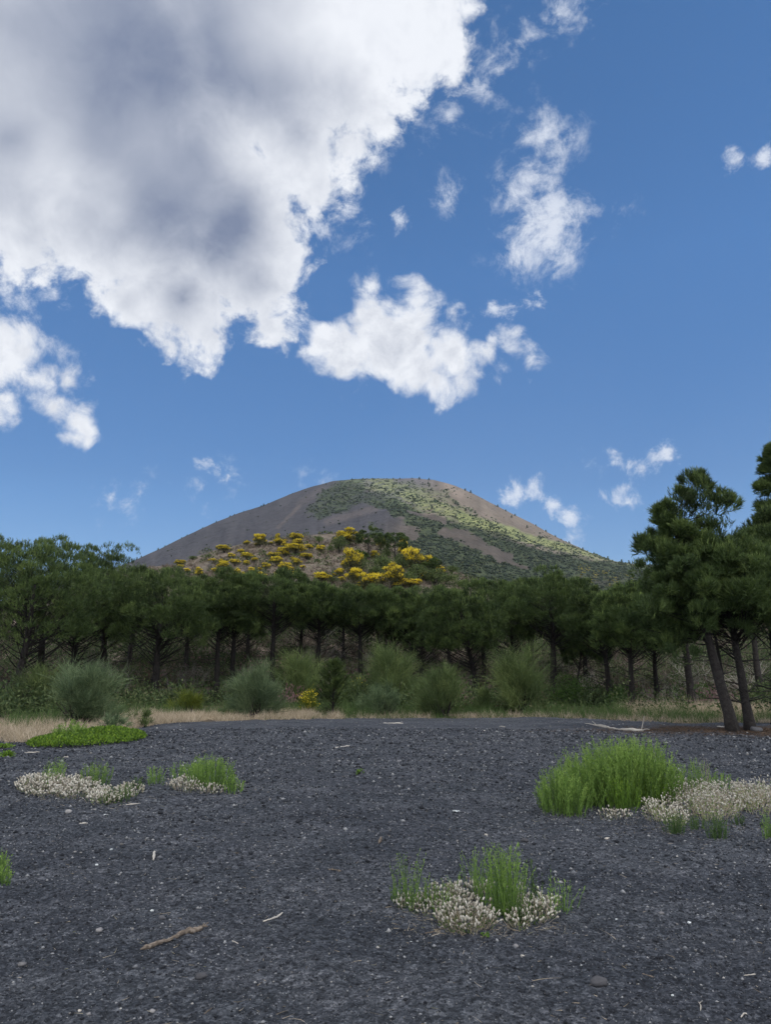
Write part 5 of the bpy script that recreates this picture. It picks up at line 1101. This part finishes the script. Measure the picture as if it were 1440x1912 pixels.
for i, (px, py, w, lab, m, tn) in enumerate([
    (1118, 1838, 30, 'largest grey lava stone at the lower right', 'stone', .45), (127, 1518, 12, 'pale grey stone below the left white flower mound', 'stone', 1.), (283, 1701, 10, 'white pebble above the thick brown stick', 'white', .2),
    (180, 1616, 9, 'white pebble left of the short upright pale stick', 'white', .4), (375, 1826, 22, 'dark lava stone below the thick brown stick', 'stone', .35), (185, 1740, 13, 'grey stone left of the thick brown stick', 'stone', .9),
    (40, 1802, 14, 'grey stone at the lower left edge', 'stone', .8), (964, 1768, 11, 'grey stone below the nearest clump', 'stone', .9), (976, 1786, 8, 'small beige pebble below the nearest clump', 'pale', .5), (1288, 1724, 9, 'white pebble right of the nearest clump', 'white', .2),
    (1257, 1860, 8, 'white pebble at the lower right', 'white', .3), (1152, 1717, 6, 'small white pebble right of the sparse curved stems', 'white', .2), (302, 1716, 14, 'dark grey stone above the thick brown stick', 'stone', .6), (148, 1888, 7, 'tiny pale pebble at the bottom left', 'pale', .5),
    (165, 1895, 9, 'grey pebble at the bottom left', 'stone', .9), (1236, 1706, 10, 'rounded grey stone right of the nearest clump', 'stone', .8), (195, 1522, 6, 'white pebble below the trailing left mound', 'white', .4), (207, 1587, 8, 'white pebble in the left middle ground', 'white', .2),
    (284, 1890, 10, 'pinkish grey pebble at the bottom left', 'stone', 1.), (980, 1571, 14, 'dark stone before the large green plant', 'stone', .3), (1135, 1567, 9, 'pale pebble before the large green plant', 'pale', .6), (768, 1760, 7, 'white pebble at the left foot of the nearest clump', 'white', .5),
    (908, 1560, 8, 'dusty pink pebble beyond the nearest clump', 'pale', .3), (1405, 1378, 12, 'dark stone by the right thick trunk', 'stone', .3), (1414, 1366, 22, 'rounded dark stone at the foot of the right thick trunk', 'stone', .5)]):
    make_stone(px, py, w, lab, 980 + i, m, tn)
rs = RS(990); P = gp(852, 1517, gravel_fn); g = Geo()
gx_, gy_ = np.meshgrid(np.linspace(-1, 1, 7), np.linspace(-1, 1, 5), indexing='ij'); zz = .012 + .012 * rs.rand(7, 5)
top_ = np.stack([gx_ * .04 * (1 + .2 * rs.rand(7, 5)), gy_ * .035 * (1 + .2 * rs.rand(7, 5)), zz], -1).reshape(-1, 3); i_ = np.arange(6)[:, None] * 5 + np.arange(4)[None]
ff = np.concatenate([np.stack([i_, i_ + 5, i_ + 6], -1).reshape(-1, 3), np.stack([i_, i_ + 6, i_ + 1], -1).reshape(-1, 3)]); g.add(np.concatenate([top_, top_ - [0, 0, .002]]), np.concatenate([ff, ff[:, ::-1] + 35]), .5)
o = g.build('paper_scrap', M['white']); o.location = tuple(P); tag(o, 'crumpled pale bluish paper scrap in the middle of the gravel', 'litter')

# loose gravel: countless stones
rs = RS(999)
def pebbles(name, n, r0, r1, s0, ramp, label, seed, tintp=1.6, smax=.05):
    rs = RS(seed); r = np.exp(rs.uniform(math.log(r0), math.log(r1), n)); a = rs.uniform(-R(34), R(34), n); x, y = r * np.sin(a), r * np.cos(a)
    k = r < np.interp(a, EA, ER) - .3; x, y, r = x[k], y[k], r[k]; n = len(x)
    s = np.minimum(r * s0 * np.exp(rs.randn(n) * .52), smax); z = gravel_fn(x, y) + s * .25
    g = Geo(); blobs(g, np.stack([x, y, z], -1), np.stack([s, s * rs.uniform(.6, 1, n), s * rs.uniform(.45, .8, n)], -1), rs, .3, rs.rand(n) ** tintp, (OCTV, OCTF) if n > 20000 else (ICOV, ICOF))
    return tag(g.build(name, ramp), label, 'gravel', kind='stuff')
M['peb'] = mat('gravel_stones', [(0, (.016, .018, .023)), (.5, (.056, .062, .075)), (.85, (.145, .152, .168)), (1, (.34, .345, .35))], 0.95, 0, None, 0)
M['peb2'] = mat('light_pebbles', [(0, (.14, .135, .13)), (.7, (.28, .27, .255)), (1, (.55, .53, .50))], 0.95, 0, None, 0)
pebbles('loose_gravel', 150000, 3.0, 24, .00078, M['peb'], 'loose dark volcanic gravel covering the lot', 1)
pebbles('pale_gravel', 5000, 3.2, 38, .00058, M['peb2'], 'scattered pale chips among the dark gravel', 2, 2.2, .035)

# dry straw bits strewn over the lot, thicker round the plants
rs = RS(1001); n = 1500; r = np.exp(rs.uniform(math.log(3.2), math.log(28), n)); a = rs.uniform(-R(32), R(32), n); x, y = r * np.sin(a), r * np.cos(a)
for px, py, sp, m_ in [(870, 1740, 60, 160), (790, 1715, 40, 70), (990, 1735, 40, 80), (130, 1495, 70, 110), (220, 1505, 40, 50), (400, 1485, 40, 60), (1130, 1530, 90, 170), (1350, 1545, 70, 170), (1250, 1550, 50, 80)]:
    q = np.array([gp(px + dx, min(py + dy, 1900), gravel_fn) for dx, dy in zip(rs.randn(m_) * sp, rs.randn(m_) * sp * .16)]); x = np.append(x, q[:, 0]); y = np.append(y, q[:, 1])
k = np.hypot(x, y) < np.interp(np.arctan2(x, y), EA, ER) - .3; x, y = x[k], y[k]; n = len(x)
g = Geo(); ribbons(g, np.stack([x, y, gravel_fn(x, y) + .008], -1), np.stack([rs.randn(n), rs.randn(n), rs.rand(n) * .3], -1), .028 * np.exp(rs.randn(n) * .5), .0028, rs.randn(n, 3) * .25, rs, 3)
tag(g.build('straw_bits', M['drygrass']), 'dry straw bits strewn over the dark gravel', 'plant litter', kind='stuff')

# ------------------------------------------------------------------ thin air between the lot and the cone
g = Geo(); X, Y0, Y1, Z0, Z1 = 5200., -5200., 5200., -4., 520.
bv = np.array([(x, y, z) for x in (-X, X) for y in (Y0, Y1) for z in (Z0, Z1)])
g.add(bv, [(0, 1, 3), (0, 3, 2), (4, 6, 7), (4, 7, 5), (0, 4, 5), (0, 5, 1), (2, 3, 7), (2, 7, 6), (0, 2, 6), (0, 6, 4), (1, 5, 7), (1, 7, 3)])
hm = bpy.data.materials.new('thin_haze'); hm.use_nodes = True; hm.node_tree.nodes.clear(); b_ = NB(hm.node_tree)
pv_ = b_.n('ShaderNodeVolumePrincipled'); pv_.inputs['Color'].default_value = (.80, .88, 1, 1); pv_.inputs['Density'].default_value = 0.00006
oo = b_.n('ShaderNodeOutputMaterial'); hm.node_tree.links.new(pv_.outputs[0], oo.inputs['Volume'])
tag(g.build('haze', hm), kind='stuff')
